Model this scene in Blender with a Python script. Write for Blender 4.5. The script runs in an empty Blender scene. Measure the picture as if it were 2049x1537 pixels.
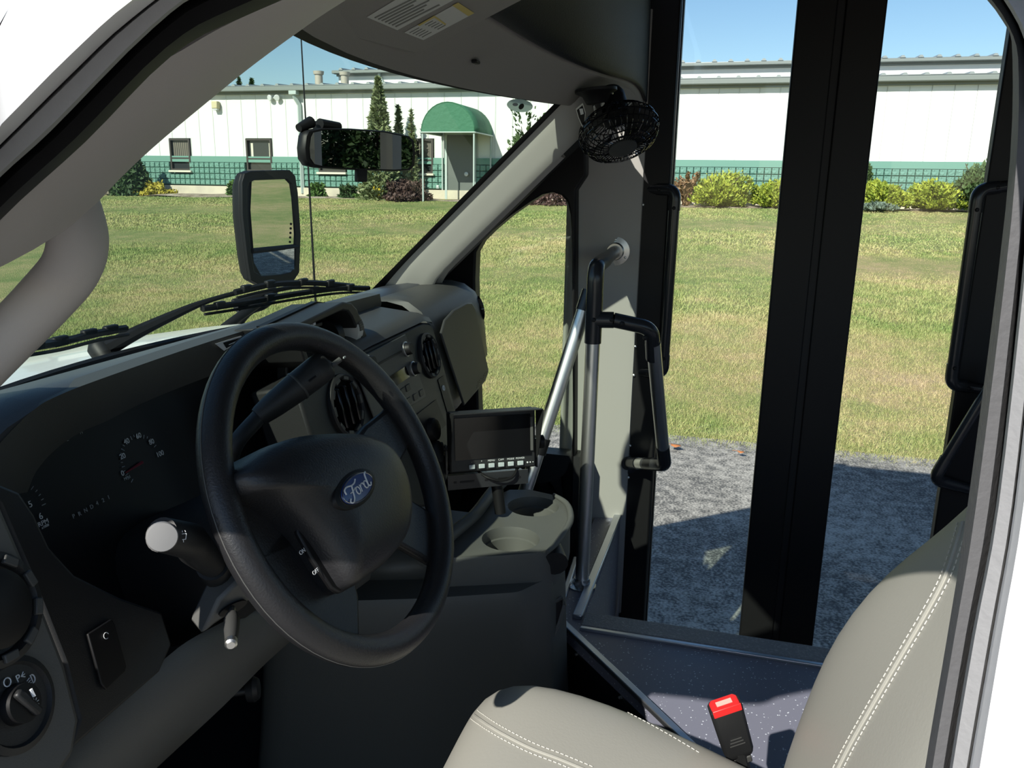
import bpy, bmesh, math, random
import numpy as np
from mathutils import Vector, Matrix, Euler

random.seed(7)
rng = np.random.default_rng(7)
SC = bpy.context.scene
COL = SC.collection
PI = math.pi

# ------------------------------------------------------------------ camera, sky, sun, exposure
# vehicle axes: X to the entry-door side, Y to the front, Z up; metres
CAM = Vector((-1.18, 0.0, 1.75))
FPX = 1620.0
_a, _p, _r = math.radians(15.0), math.radians(13.88), math.radians(0.91)
FW = Vector((math.cos(_p) * math.cos(_a), math.cos(_p) * math.sin(_a), -math.sin(_p)))
_R = Vector((math.sin(_a), -math.cos(_a), 0.0))
_U = _R.cross(FW)
RT = _R * math.cos(_r) + _U * math.sin(_r)
UP = _U * math.cos(_r) - _R * math.sin(_r)
cam_data = bpy.data.cameras.new('camera')
cam = bpy.data.objects.new('camera', cam_data)
COL.objects.link(cam)
cam.matrix_world = Matrix(((RT.x, UP.x, -FW.x, CAM.x), (RT.y, UP.y, -FW.y, CAM.y), (RT.z, UP.z, -FW.z, CAM.z), (0, 0, 0, 1)))
cam_data.sensor_fit = 'HORIZONTAL'
cam_data.sensor_width = 36.0
cam_data.lens = 36.0 * FPX / 2049.0
cam_data.clip_start = 0.01
cam_data.clip_end = 500.0
SC.camera = cam

SUN_DIR = Vector((1.0, -0.33, -0.80)).normalized()      # the way the sunlight travels
SUN_EL = math.asin(-SUN_DIR.z)
world = bpy.data.worlds.new('world')
SC.world = world
world.use_nodes = True
wn = world.node_tree.nodes
sky = wn.new('ShaderNodeTexSky')
sky.sky_type = 'NISHITA'
sky.sun_disc = False
sky.sun_elevation = SUN_EL
sky.sun_rotation = math.atan2(-SUN_DIR.x, -SUN_DIR.y)
sky.air_density = 1.0
sky.dust_density = 0.3
sky.ozone_density = 2.5
hsv = wn.new('ShaderNodeHueSaturation')          # the deep blue of a dry, clear day
hsv.inputs['Saturation'].default_value = 1.10
hsv.inputs['Value'].default_value = 1.38
world.node_tree.links.new(sky.outputs[0], hsv.inputs['Color'])
world.node_tree.links.new(hsv.outputs[0], wn['Background'].inputs[0])
wn['Background'].inputs[1].default_value = 0.075
sun_data = bpy.data.lights.new('sun', 'SUN')
sun_data.energy = 5.2
sun_data.angle = math.radians(0.53)
sun_data.color = (1.0, 0.955, 0.88)
sun = bpy.data.objects.new('sun', sun_data)
COL.objects.link(sun)
sun.rotation_euler = SUN_DIR.to_track_quat('-Z', 'Y').to_euler()
sun.location = (-10, 5, 15)
SC.view_settings.view_transform = 'Standard'
SC.view_settings.look = 'None'
SC.view_settings.exposure = 0.55
SC.view_settings.gamma = 1.0
SC.view_settings.use_curve_mapping = False

# ------------------------------------------------------------------ helpers
def ray(px, py):
    return FW + RT * ((px - 1024.5) / FPX) + UP * ((768.5 - py) / FPX)

def at(px, py, x=None, y=None, z=None):
    """point where the sight line through a photo pixel meets a plane of the vehicle"""
    r = ray(px, py)
    t = (x - CAM.x) / r.x if x is not None else (y - CAM.y) / r.y if y is not None else (z - CAM.z) / r.z
    return CAM + r * t

def atp(px, py, plane):
    p, n = plane
    r = ray(px, py)
    return CAM + r * ((p - CAM).dot(n) / r.dot(n))

def plane(p, n):
    return (Vector(p), Vector(n).normalized())

def V(*a):
    return Vector(a)

def lerp(a, b, t):
    return a + (b - a) * t

def sm(t):
    t = max(0.0, min(1.0, t))
    return t * t * (3 - 2 * t)

def fillet(pts, rad, n=6):
    pts = [Vector(p) for p in pts]
    rads = rad if isinstance(rad, (list, tuple)) else [rad] * len(pts)
    out = [pts[0]]
    for i in range(1, len(pts) - 1):
        a, b, c = pts[i - 1], pts[i], pts[i + 1]
        u, v = (a - b), (c - b)
        ang = u.angle(v, 0)
        d = min(rads[i] / max(math.tan(ang / 2), 1e-4), u.length * 0.49, v.length * 0.49)
        p, q = b + u.normalized() * d, b + v.normalized() * d
        for k in range(n + 1):
            t = k / n
            out.append((1 - t) ** 2 * p + 2 * t * (1 - t) * b + t * t * q)
    out.append(pts[-1])
    return out

def smooth_path(pts, n=6):
    """Catmull-Rom through the points"""
    pts = [Vector(p) for p in pts]
    P = [pts[0] * 2 - pts[1]] + pts + [pts[-1] * 2 - pts[-2]]
    out = []
    for i in range(1, len(P) - 2):
        for k in range(n):
            t = k / n
            a, b, c, d = P[i - 1], P[i], P[i + 1], P[i + 2]
            out.append(0.5 * ((2 * b) + (c - a) * t + (2 * a - 5 * b + 4 * c - d) * t * t + (3 * b - a - 3 * c + d) * t ** 3))
    out.append(pts[-1])
    return out

class MB:
    def __init__(self):
        self.v, self.f = [], []

    def add(self, verts, faces):
        o = len(self.v)
        self.v += [tuple(p) for p in verts]
        self.f += [tuple(i + o for i in f) for f in faces]
        return self

    def box(self, c, s, m=None):
        x, y, z = (k / 2 for k in s)
        p = [Vector(q) for q in ((-x, -y, -z), (x, -y, -z), (x, y, -z), (-x, y, -z), (-x, -y, z), (x, -y, z), (x, y, z), (-x, y, z))]
        if m is not None:
            p = [m @ q for q in p]
        c = Vector(c)
        return self.add([q + c for q in p], [(0, 3, 2, 1), (4, 5, 6, 7), (0, 1, 5, 4), (1, 2, 6, 5), (2, 3, 7, 6), (3, 0, 4, 7)])

    def obox(self, c, ax, s):
        """box with its own axes (right, up, out) and sizes"""
        c = Vector(c)
        a, b, d = [Vector(k) for k in ax]
        p = [c + a * (i * s[0] / 2) + b * (j * s[1] / 2) + d * (k * s[2] / 2) for k in (-1, 1) for (i, j) in ((-1, -1), (1, -1), (1, 1), (-1, 1))]
        return self.add(p, [(0, 3, 2, 1), (4, 5, 6, 7), (0, 1, 5, 4), (1, 2, 6, 5), (2, 3, 7, 6), (3, 0, 4, 7)])

    def prism(self, poly, vec):
        """polygon (3-D, planar) extruded along vec"""
        vec = Vector(vec)
        n = len(poly)
        a = [Vector(p) for p in poly]
        b = [p + vec for p in a]
        return self.add(a + b, [tuple(range(n)), tuple(range(2 * n - 1, n - 1, -1))] + [(i, i + n, (i + 1) % n + n, (i + 1) % n) for i in range(n)])

    def tube(self, path, r, n=10, closed=False, caps=True):
        path = [Vector(p) for p in path]
        k = len(path)
        rr = r if isinstance(r, (list, tuple)) else [r] * k
        T = []
        for i in range(k):
            if closed:
                t = path[(i + 1) % k] - path[i - 1]
            else:
                t = path[min(i + 1, k - 1)] - path[max(i - 1, 0)]
            T.append(t.normalized())
        ref = Vector((0, 0, 1)) if abs(T[0].z) < 0.9 else Vector((1, 0, 0))
        nrm = (ref - T[0] * ref.dot(T[0])).normalized()
        verts = []
        for i in range(k):
            nrm = (nrm - T[i] * nrm.dot(T[i])).normalized()
            bi = T[i].cross(nrm)
            for j in range(n):
                a = 2 * PI * j / n
                verts.append(path[i] + (nrm * math.cos(a) + bi * math.sin(a)) * rr[i])
        faces = []
        m = k if closed else k - 1
        for i in range(m):
            for j in range(n):
                i2 = (i + 1) % k
                faces.append((i * n + j, i * n + (j + 1) % n, i2 * n + (j + 1) % n, i2 * n + j))
        if caps and not closed:
            faces.append(tuple(range(n - 1, -1, -1)))
            faces.append(tuple((k - 1) * n + j for j in range(n)))
        return self.add(verts, faces)

    def lathe(self, c, axis, prof, n=24, ref=None):
        """prof: list of (radius, height along axis)"""
        c, axis = Vector(c), Vector(axis).normalized()
        r = Vector(ref) if ref is not None else (Vector((0, 0, 1)) if abs(axis.z) < 0.9 else Vector((1, 0, 0)))
        u = (r - axis * r.dot(axis)).normalized()
        w = axis.cross(u)
        verts, faces = [], []
        for (rad, h) in prof:
            for j in range(n):
                a = 2 * PI * j / n
                verts.append(c + axis * h + (u * math.cos(a) + w * math.sin(a)) * rad)
        for i in range(len(prof) - 1):
            for j in range(n):
                faces.append((i * n + j, i * n + (j + 1) % n, (i + 1) * n + (j + 1) % n, (i + 1) * n + j))
        if prof[0][0] > 1e-6:
            faces.append(tuple(range(n - 1, -1, -1)))
        if prof[-1][0] > 1e-6:
            faces.append(tuple((len(prof) - 1) * n + j for j in range(n)))
        return self.add(verts, faces)

    def grid(self, rows, closed_u=False):
        """rows: list of equally long point lists"""
        n = len(rows[0])
        verts = [p for r in rows for p in r]
        faces = []
        for i in range(len(rows) - 1):
            for j in range(n if closed_u else n - 1):
                faces.append((i * n + j, i * n + (j + 1) % n, (i + 1) * n + (j + 1) % n, (i + 1) * n + j))
        return self.add(verts, faces)

    def loft(self, sections, caps=True):
        """closed cross sections"""
        n = len(sections[0])
        o = len(self.v)
        self.grid(sections, closed_u=True)
        if caps:
            self.f.append(tuple(o + j for j in range(n - 1, -1, -1)))
            self.f.append(tuple(o + (len(sections) - 1) * n + j for j in range(n)))
        return self

    def build(self, name, mat, parent=None, bevel=0.0, segs=2, smooth=40, solid=0.0, sub=0, offset=-1.0, flip=False):
        me = bpy.data.meshes.new(name)
        org = Vector((0, 0, 0))
        p = parent
        while p is not None:
            org += p.location
            p = p.parent
        me.from_pydata([tuple(Vector(q) - org) for q in self.v], [], self.f)
        bm = bmesh.new()
        bm.from_mesh(me)
        bmesh.ops.remove_doubles(bm, verts=bm.verts, dist=1e-6)
        bmesh.ops.recalc_face_normals(bm, faces=bm.faces)
        if flip:
            bmesh.ops.reverse_faces(bm, faces=bm.faces)
        bm.to_mesh(me)
        bm.free()
        ob = bpy.data.objects.new(name, me)
        COL.objects.link(ob)
        me.materials.append(mat)
        if parent is not None:
            ob.parent = parent
        if smooth:
            me.polygons.foreach_set('use_smooth', [True] * len(me.polygons))
            me.set_sharp_from_angle(angle=math.radians(smooth))
        if solid:
            m = ob.modifiers.new('solid', 'SOLIDIFY')
            m.thickness = solid
            m.offset = offset
        if bevel:
            m = ob.modifiers.new('bevel', 'BEVEL')
            m.width = bevel
            m.segments = segs
            m.limit_method = 'ANGLE'
            m.angle_limit = math.radians(35)
            m.harden_normals = False
        if sub:
            m = ob.modifiers.new('sub', 'SUBSURF')
            m.levels = m.render_levels = sub
        return ob

def tag(o, label=None, cat=None, group=None, kind=None):
    if label: o['label'] = label
    if cat: o['category'] = cat
    if group: o['group'] = group
    if kind: o['kind'] = kind
    return o

def thing(name, label, cat, loc=(0, 0, 0), group=None):
    o = bpy.data.objects.new(name, None)
    o.empty_display_size = 0.05
    COL.objects.link(o)
    o.location = loc
    return tag(o, label, cat, group)

def structure(name, label=None, loc=(0, 0, 0)):
    o = bpy.data.objects.new(name, None)
    o.empty_display_size = 0.05
    COL.objects.link(o)
    o.location = loc
    return tag(o, label, None, None, 'structure')

def textmesh(s, size, origin, right, up, mat, parent, name='lettering', depth=0.0002, shear=0.0, align='CENTER', sx=1.0):
    cu = bpy.data.curves.new('txt', 'FONT')
    cu.body = s
    cu.size = size
    cu.extrude = depth
    cu.shear = shear
    cu.align_x = align
    cu.align_y = 'CENTER'
    ob = bpy.data.objects.new('txt', cu)
    COL.objects.link(ob)
    dg = bpy.context.evaluated_depsgraph_get()
    me = bpy.data.meshes.new_from_object(ob.evaluated_get(dg))
    COL.objects.unlink(ob)
    bpy.data.objects.remove(ob)
    right, up = Vector(right).normalized(), Vector(up).normalized()
    up = (up - right * up.dot(right)).normalized()
    out = right.cross(up)
    org = Vector((0, 0, 0))
    p = parent
    while p is not None:
        org += p.location
        p = p.parent
    o3 = Vector(origin) - org
    for v in me.vertices:
        q = v.co.copy()
        v.co = o3 + right * (q.x * sx) + up * q.y + out * q.z
    me.materials.clear()
    me.materials.append(mat)
    o = bpy.data.objects.new(name, me)
    COL.objects.link(o)
    o.parent = parent
    return o

# ------------------------------------------------------------------ materials
def mat(name, col, rough=0.6, metal=0.0, spec=0.5, bump=None, var=None, coat=0.0, emit=None):
    """bump = (scale, strength, distance); var = (scale, second colour, low, high)"""
    m = bpy.data.materials.new(name)
    m.use_nodes = True
    nt = m.node_tree
    b = nt.nodes['Principled BSDF']
    b.inputs['Base Color'].default_value = (*col, 1)
    b.inputs['Roughness'].default_value = rough
    b.inputs['Metallic'].default_value = metal
    b.inputs['Specular IOR Level'].default_value = spec
    b.inputs['Coat Weight'].default_value = coat
    if emit:
        b.inputs['Emission Color'].default_value = (*emit[0], 1)
        b.inputs['Emission Strength'].default_value = emit[1]
    if bump or var:
        tc = nt.nodes.new('ShaderNodeTexCoord')
    if bump:
        no = nt.nodes.new('ShaderNodeTexNoise')
        no.inputs['Scale'].default_value = bump[0]
        no.inputs['Detail'].default_value = 3
        bp = nt.nodes.new('ShaderNodeBump')
        bp.inputs['Strength'].default_value = bump[1]
        bp.inputs['Distance'].default_value = bump[2]
        nt.links.new(tc.outputs['Object'], no.inputs['Vector'])
        nt.links.new(no.outputs['Fac'], bp.inputs['Height'])
        nt.links.new(bp.outputs['Normal'], b.inputs['Normal'])
    if var:
        no = nt.nodes.new('ShaderNodeTexNoise')
        no.inputs['Scale'].default_value = var[0]
        no.inputs['Detail'].default_value = 5
        rp = nt.nodes.new('ShaderNodeMapRange')
        rp.inputs[1].default_value = var[2]
        rp.inputs[2].default_value = var[3]
        mx = nt.nodes.new('ShaderNodeMix')
        mx.data_type = 'RGBA'
        mx.inputs[6].default_value = (*col, 1)
        mx.inputs[7].default_value = (*var[1], 1)
        nt.links.new(tc.outputs['Object'], no.inputs['Vector'])
        nt.links.new(no.outputs['Fac'], rp.inputs[0])
        nt.links.new(rp.outputs[0], mx.inputs[0])
        nt.links.new(mx.outputs[2], b.inputs['Base Color'])
    return m

def glass(name, tint, refl=0.06, rough=0.0):
    """thin clear pane: tinted see-through plus a fresnel reflection"""
    m = bpy.data.materials.new(name)
    m.use_nodes = True
    nt = m.node_tree
    nt.nodes.clear()
    out = nt.nodes.new('ShaderNodeOutputMaterial')
    tr = nt.nodes.new('ShaderNodeBsdfTransparent')
    tr.inputs[0].default_value = (*tint, 1)
    gl = nt.nodes.new('ShaderNodeBsdfGlossy')
    gl.inputs['Roughness'].default_value = rough
    lw = nt.nodes.new('ShaderNodeLayerWeight')
    lw.inputs[0].default_value = 0.5
    pw_ = nt.nodes.new('ShaderNodeMath')
    pw_.operation = 'POWER'
    pw_.inputs[1].default_value = 5.0
    fr = nt.nodes.new('ShaderNodeMath')
    fr.operation = 'MULTIPLY_ADD'
    fr.inputs[1].default_value = 0.6
    fr.inputs[2].default_value = refl
    nt.links.new(lw.outputs['Facing'], pw_.inputs[0])
    nt.links.new(pw_.outputs[0], fr.inputs[0])
    mx = nt.nodes.new('ShaderNodeMixShader')
    nt.links.new(fr.outputs[0], mx.inputs[0])
    nt.links.new(tr.outputs[0], mx.inputs[1])
    nt.links.new(gl.outputs[0], mx.inputs[2])
    nt.links.new(mx.outputs[0], out.inputs[0])
    return m

M = {}
M['white_paint'] = mat('white_paint', (0.80, 0.80, 0.80), 0.25, coat=0.4)
M['grey_plastic'] = mat('grey_plastic', (0.085, 0.085, 0.080), 0.5, bump=(900, 0.25, 0.0006))
M['dark_plastic'] = mat('dark_plastic', (0.013, 0.0135, 0.014), 0.5, bump=(900, 0.3, 0.0006))
M['dash_pad'] = mat('dash_pad', (0.045, 0.050, 0.060), 0.40, bump=(600, 0.3, 0.0008))
M['mid_plastic'] = mat('mid_plastic', (0.048, 0.049, 0.047), 0.5, bump=(900, 0.3, 0.0006))
M['console_plastic'] = mat('console_plastic', (0.085, 0.087, 0.080), 0.5, bump=(700, 0.3, 0.0007))
M['wheel_plastic'] = mat('wheel_plastic', (0.015, 0.015, 0.0165), 0.42, bump=(420, 0.5, 0.0008))
M['black'] = mat('black', (0.006, 0.006, 0.0065), 0.5, spec=0.3)
M['black_rubber'] = mat('black_rubber', (0.008, 0.008, 0.009), 0.55, spec=0.35)
M['pale_seal'] = mat('pale_seal', (0.24, 0.24, 0.245), 0.6, bump=(300, 0.3, 0.001))
M['lining'] = mat('lining', (0.10, 0.10, 0.10), 0.8)
M['seal_sunlit'] = mat('seal_sunlit', (0.10, 0.10, 0.105), 0.6, bump=(300, 0.3, 0.001))  # lighter copy of the rubber seal, sunlight put into its colour
M['gloss_black'] = mat('gloss_black', (0.006, 0.006, 0.007), 0.08)
M['trim_grey'] = mat('trim_grey', (0.42, 0.40, 0.385), 0.55, bump=(900, 0.15, 0.0005))
M['trim_light'] = mat('trim_light', (0.36, 0.35, 0.325), 0.5, bump=(900, 0.15, 0.0005))
M['panel_grey'] = mat('panel_grey', (0.20, 0.20, 0.185), 0.5, bump=(700, 0.15, 0.0005))
M['headliner'] = mat('headliner', (0.30, 0.285, 0.26), 0.9, bump=(500, 0.6, 0.001))
M['bulkhead'] = mat('bulkhead', (0.013, 0.0145, 0.018), 0.6, spec=0.25, bump=(350, 0.5, 0.001))
M['steel'] = mat('steel', (0.72, 0.72, 0.69), 0.36, 1.0)
M['black_steel'] = mat('black_steel', (0.03, 0.032, 0.036), 0.25, 0.3)
M['chrome'] = mat('chrome', (0.45, 0.46, 0.46), 0.25, 1.0)
M['aluminium'] = mat('aluminium', (0.55, 0.57, 0.60), 0.38, 1.0)
M['vinyl'] = mat('vinyl', (0.31, 0.305, 0.27), 0.45, bump=(260, 0.25, 0.0006))
M['thread'] = mat('thread', (0.50, 0.49, 0.44), 0.8)
M['red'] = mat('red', (0.65, 0.02, 0.02), 0.35)
M['dark_red'] = mat('dark_red', (0.16, 0.008, 0.02), 0.3)
M['white_print'] = mat('white_print', (0.65, 0.67, 0.68), 0.6)
M['dim_print'] = mat('dim_print', (0.30, 0.33, 0.34), 0.6)
M['label_white'] = mat('label_white', (0.62, 0.62, 0.58), 0.7)
M['label_print'] = mat('label_print', (0.22, 0.22, 0.20), 0.7)
M['label_yellow'] = mat('label_yellow', (0.62, 0.50, 0.16), 0.7)
M['mirror'] = mat('mirror', (0.82, 0.86, 0.86), 0.0, 1.0)
M['dim_mirror'] = mat('dim_mirror', (0.22, 0.23, 0.22), 0.0, 1.0)
M['blue'] = mat('blue', (0.010, 0.035, 0.16), 0.2)
M['carpet'] = mat('carpet', (0.010, 0.010, 0.011), 0.95, bump=(400, 0.8, 0.003))
M['windshield_glass'] = glass('windshield_glass', (0.70, 0.78, 0.70), 0.025)
M['clear_glass'] = glass('clear_glass', (0.93, 0.95, 0.93), 0.02)
M['lens'] = glass('lens', (0.5, 0.5, 0.5), 0.03)

# speckled safety flooring
def speckle_mat():
    m = mat('speckled_vinyl', (0.085, 0.092, 0.125), 0.42)
    nt = m.node_tree
    b = nt.nodes['Principled BSDF']
    tc = nt.nodes.new('ShaderNodeTexCoord')
    vo = nt.nodes.new('ShaderNodeTexVoronoi')
    vo.inputs['Scale'].default_value = 125
    rp = nt.nodes.new('ShaderNodeMapRange')
    rp.inputs[1].default_value, rp.inputs[2].default_value = 0.20, 0.15
    no = nt.nodes.new('ShaderNodeTexNoise')
    no.inputs['Scale'].default_value = 60
    gt = nt.nodes.new('ShaderNodeMath')
    gt.operation = 'GREATER_THAN'
    gt.inputs[1].default_value = 0.47
    mu = nt.nodes.new('ShaderNodeMath')
    mu.operation = 'MULTIPLY'
    mx = nt.nodes.new('ShaderNodeMix')
    mx.data_type = 'RGBA'
    mx.inputs[6].default_value = (0.165, 0.170, 0.215, 1)
    mx.inputs[7].default_value = (0.62, 0.66, 0.72, 1)
    L = nt.links.new
    L(tc.outputs['Object'], vo.inputs['Vector'])
    L(tc.outputs['Object'], no.inputs['Vector'])
    L(vo.outputs['Distance'], rp.inputs[0])
    L(no.outputs['Fac'], gt.inputs[0])
    L(rp.outputs[0], mu.inputs[0])
    L(gt.outputs[0], mu.inputs[1])
    L(mu.outputs[0], mx.inputs[0])
    L(mx.outputs[2], b.inputs['Base Color'])
    return m
M['speckle'] = speckle_mat()

def ramp_mat(name, scales, cols, rough, bump=None):
    """colour from layered noises on object coordinates; cols = list of (pos, colour)"""
    m = mat(name, cols[0][1], rough, bump=bump)
    nt = m.node_tree
    b = nt.nodes['Principled BSDF']
    tc = nt.nodes.new('ShaderNodeTexCoord')
    acc = None
    for (s, w, det) in scales:
        no = nt.nodes.new('ShaderNodeTexNoise')
        no.inputs['Scale'].default_value = s
        no.inputs['Detail'].default_value = det
        nt.links.new(tc.outputs['Object'], no.inputs['Vector'])
        mu = nt.nodes.new('ShaderNodeMath')
        mu.operation = 'MULTIPLY_ADD'
        mu.inputs[1].default_value = w
        mu.inputs[2].default_value = 0.0
        nt.links.new(no.outputs['Fac'], mu.inputs[0])
        if acc is not None:
            nt.links.new(acc.outputs[0], mu.inputs[2])
        acc = mu
    cr = nt.nodes.new('ShaderNodeValToRGB')
    e = cr.color_ramp.elements
    while len(e) < len(cols):
        e.new(0.5)
    for k, (pos, c) in enumerate(cols):
        e[k].position = pos
        e[k].color = (*c, 1)
    nt.links.new(acc.outputs[0], cr.inputs[0])
    nt.links.new(cr.outputs[0], b.inputs['Base Color'])
    return m

M['asphalt'] = ramp_mat('asphalt', [(0.9, 0.22, 3), (14.0, 0.33, 4), (75.0, 0.45, 3)],
                        [(0.34, (0.045, 0.045, 0.048)), (0.45, (0.12, 0.115, 0.11)), (0.50, (0.25, 0.235, 0.215)), (0.60, (0.46, 0.43, 0.39))], 0.95, bump=(120, 0.8, 0.006))
GR = [(0.29, (0.09, 0.145, 0.032)), (0.41, (0.16, 0.215, 0.055)), (0.51, (0.275, 0.275, 0.10)), (0.59, (0.39, 0.315, 0.15)), (0.66, (0.44, 0.33, 0.20))]
M['lawn'] = ramp_mat('lawn', [(0.22, 0.45, 4), (2.2, 0.30, 4), (22.0, 0.25, 4)], GR, 0.95, bump=(60, 1.0, 0.03))
M['grass_blade'] = ramp_mat('grass_blade', [(0.22, 0.42, 4), (2.2, 0.28, 4), (40.0, 0.30, 2)],
                            [(0.29, (0.12, 0.20, 0.045)), (0.41, (0.21, 0.29, 0.08)), (0.51, (0.37, 0.375, 0.145)), (0.59, (0.50, 0.42, 0.21)), (0.66, (0.54, 0.41, 0.26))], 0.8)
M['mulch'] = ramp_mat('mulch', [(3.0, 0.5, 4), (30.0, 0.5, 4)], [(0.35, (0.13, 0.09, 0.065)), (0.5, (0.30, 0.24, 0.18)), (0.62, (0.48, 0.42, 0.34))], 0.95, bump=(30, 1.0, 0.03))
# ================================================================== GROUND
def lawn_z(x, y=0.0):
    t = (x - 4.25) / 20.0
    return 0.02 + 1.13 * min(max(t, 0.0), 1.05) ** 1.0 - 0.05 * math.exp(-((x - 4.25) / 0.5) ** 2)

mb = MB()
mb.grid([[V(x, y, 0) for x in (-45, -20, -5, 0, 2, 4.0, 4.6)] for y in (-70, -30, -10, -3, 3, 10, 30, 70)])
tag(mb.build('pavement', M['asphalt']), kind='structure')

mb = MB()
xs = [4.2, 4.3, 4.5, 5, 6, 7, 8, 10, 12, 15, 18, 21, 24.3, 26.5]
ys = [-70, -40] + [k * 0.25 for k in range(-80, 121)] + [40, 70]
rows = []
for y in ys:
    row = []
    for x in xs:
        xx = x + (0.05 * math.sin(y * 3.1) + 0.035 * math.sin(y * 9.7 + 1) + 0.02 * math.sin(y * 23) if x < 4.4 else 0)
        z = lawn_z(x) if x > 4.25 else -0.02
        if x > 4.6:
            z += 0.03 * math.sin(x * 0.9 + y * 0.4) * min(1, (x - 4.6))
        row.append(V(xx, y, z))
    rows.append(row)
mb.grid(rows)
lawn = tag(mb.build('lawn', M['lawn']), kind='structure')

# countless blades: one object of stuff
def blades(n, x0, x1, y0f, y1f, h0, h1, w):
    u = rng.random(n)
    x = x0 + (x1 - x0) * u
    y = y0f(x) + (y1f(x) - y0f(x)) * rng.random(n)
    z = 0.02 + 1.13 * np.clip((x - 4.25) / 20.0, 0, 1.05) - 0.05 * np.exp(-((x - 4.25) / 0.5) ** 2)
    z = z + np.where(x > 4.6, 0.03 * np.sin(x * 0.9 + y * 0.4) * np.minimum(1, x - 4.6), 0) - 0.006
    h = h0 + (h1 - h0) * rng.random(n)
    a = rng.random(n) * 2 * np.pi
    lean = 0.9 * rng.random(n) * h
    b = rng.random(n) * 2 * np.pi
    v = np.empty((n, 3, 3))
    v[:, 0] = np.stack([x - np.cos(a) * w, y - np.sin(a) * w, z], -1)
    v[:, 1] = np.stack([x + np.cos(a) * w, y + np.sin(a) * w, z], -1)
    v[:, 2] = np.stack([x + np.cos(b) * lean, y + np.sin(b) * lean, z + h], -1)
    return v.reshape(-1, 3)

def tri_mesh(name, verts, material, nv=3):
    me = bpy.data.meshes.new(name)
    n = len(verts) // nv
    me.vertices.add(len(verts))
    me.vertices.foreach_set('co', verts.astype(np.float32).ravel())
    me.loops.add(len(verts))
    me.loops.foreach_set('vertex_index', np.arange(len(verts), dtype=np.int32))
    me.polygons.add(n)
    me.polygons.foreach_set('loop_start', np.arange(0, len(verts), nv, dtype=np.int32))
    me.polygons.foreach_set('loop_total', np.full(n, nv, dtype=np.int32))
    me.update()
    me.validate()
    me.materials.append(material)
    o = bpy.data.objects.new(name, me)
    COL.objects.link(o)
    return o

ylo = lambda x: -0.62 * (x + 1.2) + 0.6
yhi = lambda x: 0.95 * (x + 1.2) + 0.5
gv = np.concatenate([blades(230000, 4.22, 8.5, ylo, yhi, 0.018, 0.045, 0.003),
                     blades(200000, 8.0, 15.0, ylo, yhi, 0.018, 0.05, 0.006),
                     blades(110000, 14.5, 24.0, ylo, yhi, 0.018, 0.055, 0.012)])
tag(tri_mesh('grass', gv, M['grass_blade']), 'short mown grass with dry tan patches', 'grass', kind='stuff')

mb = MB()
xs = [24.2, 24.6, 25.2, 26.2]
mb.grid([[V(x + 0.12 * math.sin(y * 0.9), y, 1.14 + 0.07 * (i > 0) + 0.03 * math.sin(y * 2.3 + i)) for i, x in enumerate(xs)] for y in [k * 0.8 for k in range(-60, 60)]])
tag(mb.build('garden_bed', M['mulch']), kind='structure')

# fallen leaves at the lawn edge
M['dry_leaf'] = mat('dry_leaf', (0.42, 0.15, 0.05), 0.8)
def leaf_at(px, py, size, label):
    p = at(px, py, z=0.03)
    root = thing('fallen_leaf', label, 'leaf', p)
    m_ = MB()
    pts = [(-1, 0), (-0.5, 0.55), (0.1, 0.5), (1, 0), (0.2, -0.5), (-0.5, -0.6)]
    m_.add([p + V(0, 0, 0.012)] + [p + V(size * a * 0.5, size * b * 0.8, 0.004 + 0.012 * abs(b)) for a, b in pts], [(0, i + 1, (i + 1) % 6 + 1) for i in range(6)])
    m_.build('leaf_blade', M['dry_leaf'], root, solid=0.001)
    m_ = MB()
    m_.tube([p + V(0, size * 0.2, 0.013), p + V(size * 0.1, size * 1.1, 0.01)], 0.0012, 5)
    m_.build('stem', M['dry_leaf'], root)
leaf_at(1352, 893, 0.075, 'curled orange dry leaf lying where the lawn meets the pavement')
leaf_at(1482, 906, 0.05, 'small orange dry leaf at lawn edge beside the dark door mullion')

# ================================================================== BUILDING
M['siding'] = mat('siding', (0.74, 0.75, 0.72), 0.45)
M['block_green'] = mat('block_green', (0.125, 0.265, 0.215), 0.8, bump=(14, 1.0, 0.05), var=(5, (0.16, 0.32, 0.265), 0.3, 0.7))
M['block_joint'] = mat('block_joint', (0.06, 0.14, 0.115), 0.9)
M['green_strip'] = mat('green_strip', (0.145, 0.30, 0.245), 0.7)
M['foundation'] = mat('foundation', (0.62, 0.56, 0.44), 0.9, var=(2, (0.5, 0.45, 0.37), 0.4, 0.7))
M['fascia'] = mat('fascia', (0.20, 0.225, 0.215), 0.5)
M['roof_metal'] = mat('roof_metal', (0.30, 0.33, 0.33), 0.4, 0.3)
M['sill'] = mat('sill', (0.66, 0.63, 0.52), 0.8)
M['bronze'] = mat('bronze', (0.055, 0.048, 0.042), 0.4)
M['window_dark'] = mat('window_dark', (0.035, 0.04, 0.042), 0.06)
M['blind'] = mat('blind', (0.16, 0.14, 0.11), 0.6)
M['canvas'] = mat('canvas', (0.045, 0.165, 0.095), 0.75, bump=(6, 0.5, 0.05))
M['pale_metal'] = mat('pale_metal', (0.45, 0.52, 0.50), 0.45)
M['flue'] = mat('flue', (0.42, 0.38, 0.32), 0.6)
M['lamp_tan'] = mat('lamp_tan', (0.60, 0.52, 0.33), 0.6)

WX = 26.0
Y0, Y1 = -16.0, 28.0
bld = thing('warehouse_building', 'long white metal building with green block base across the lawn', 'building', (WX, 6, 1.2))
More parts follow.
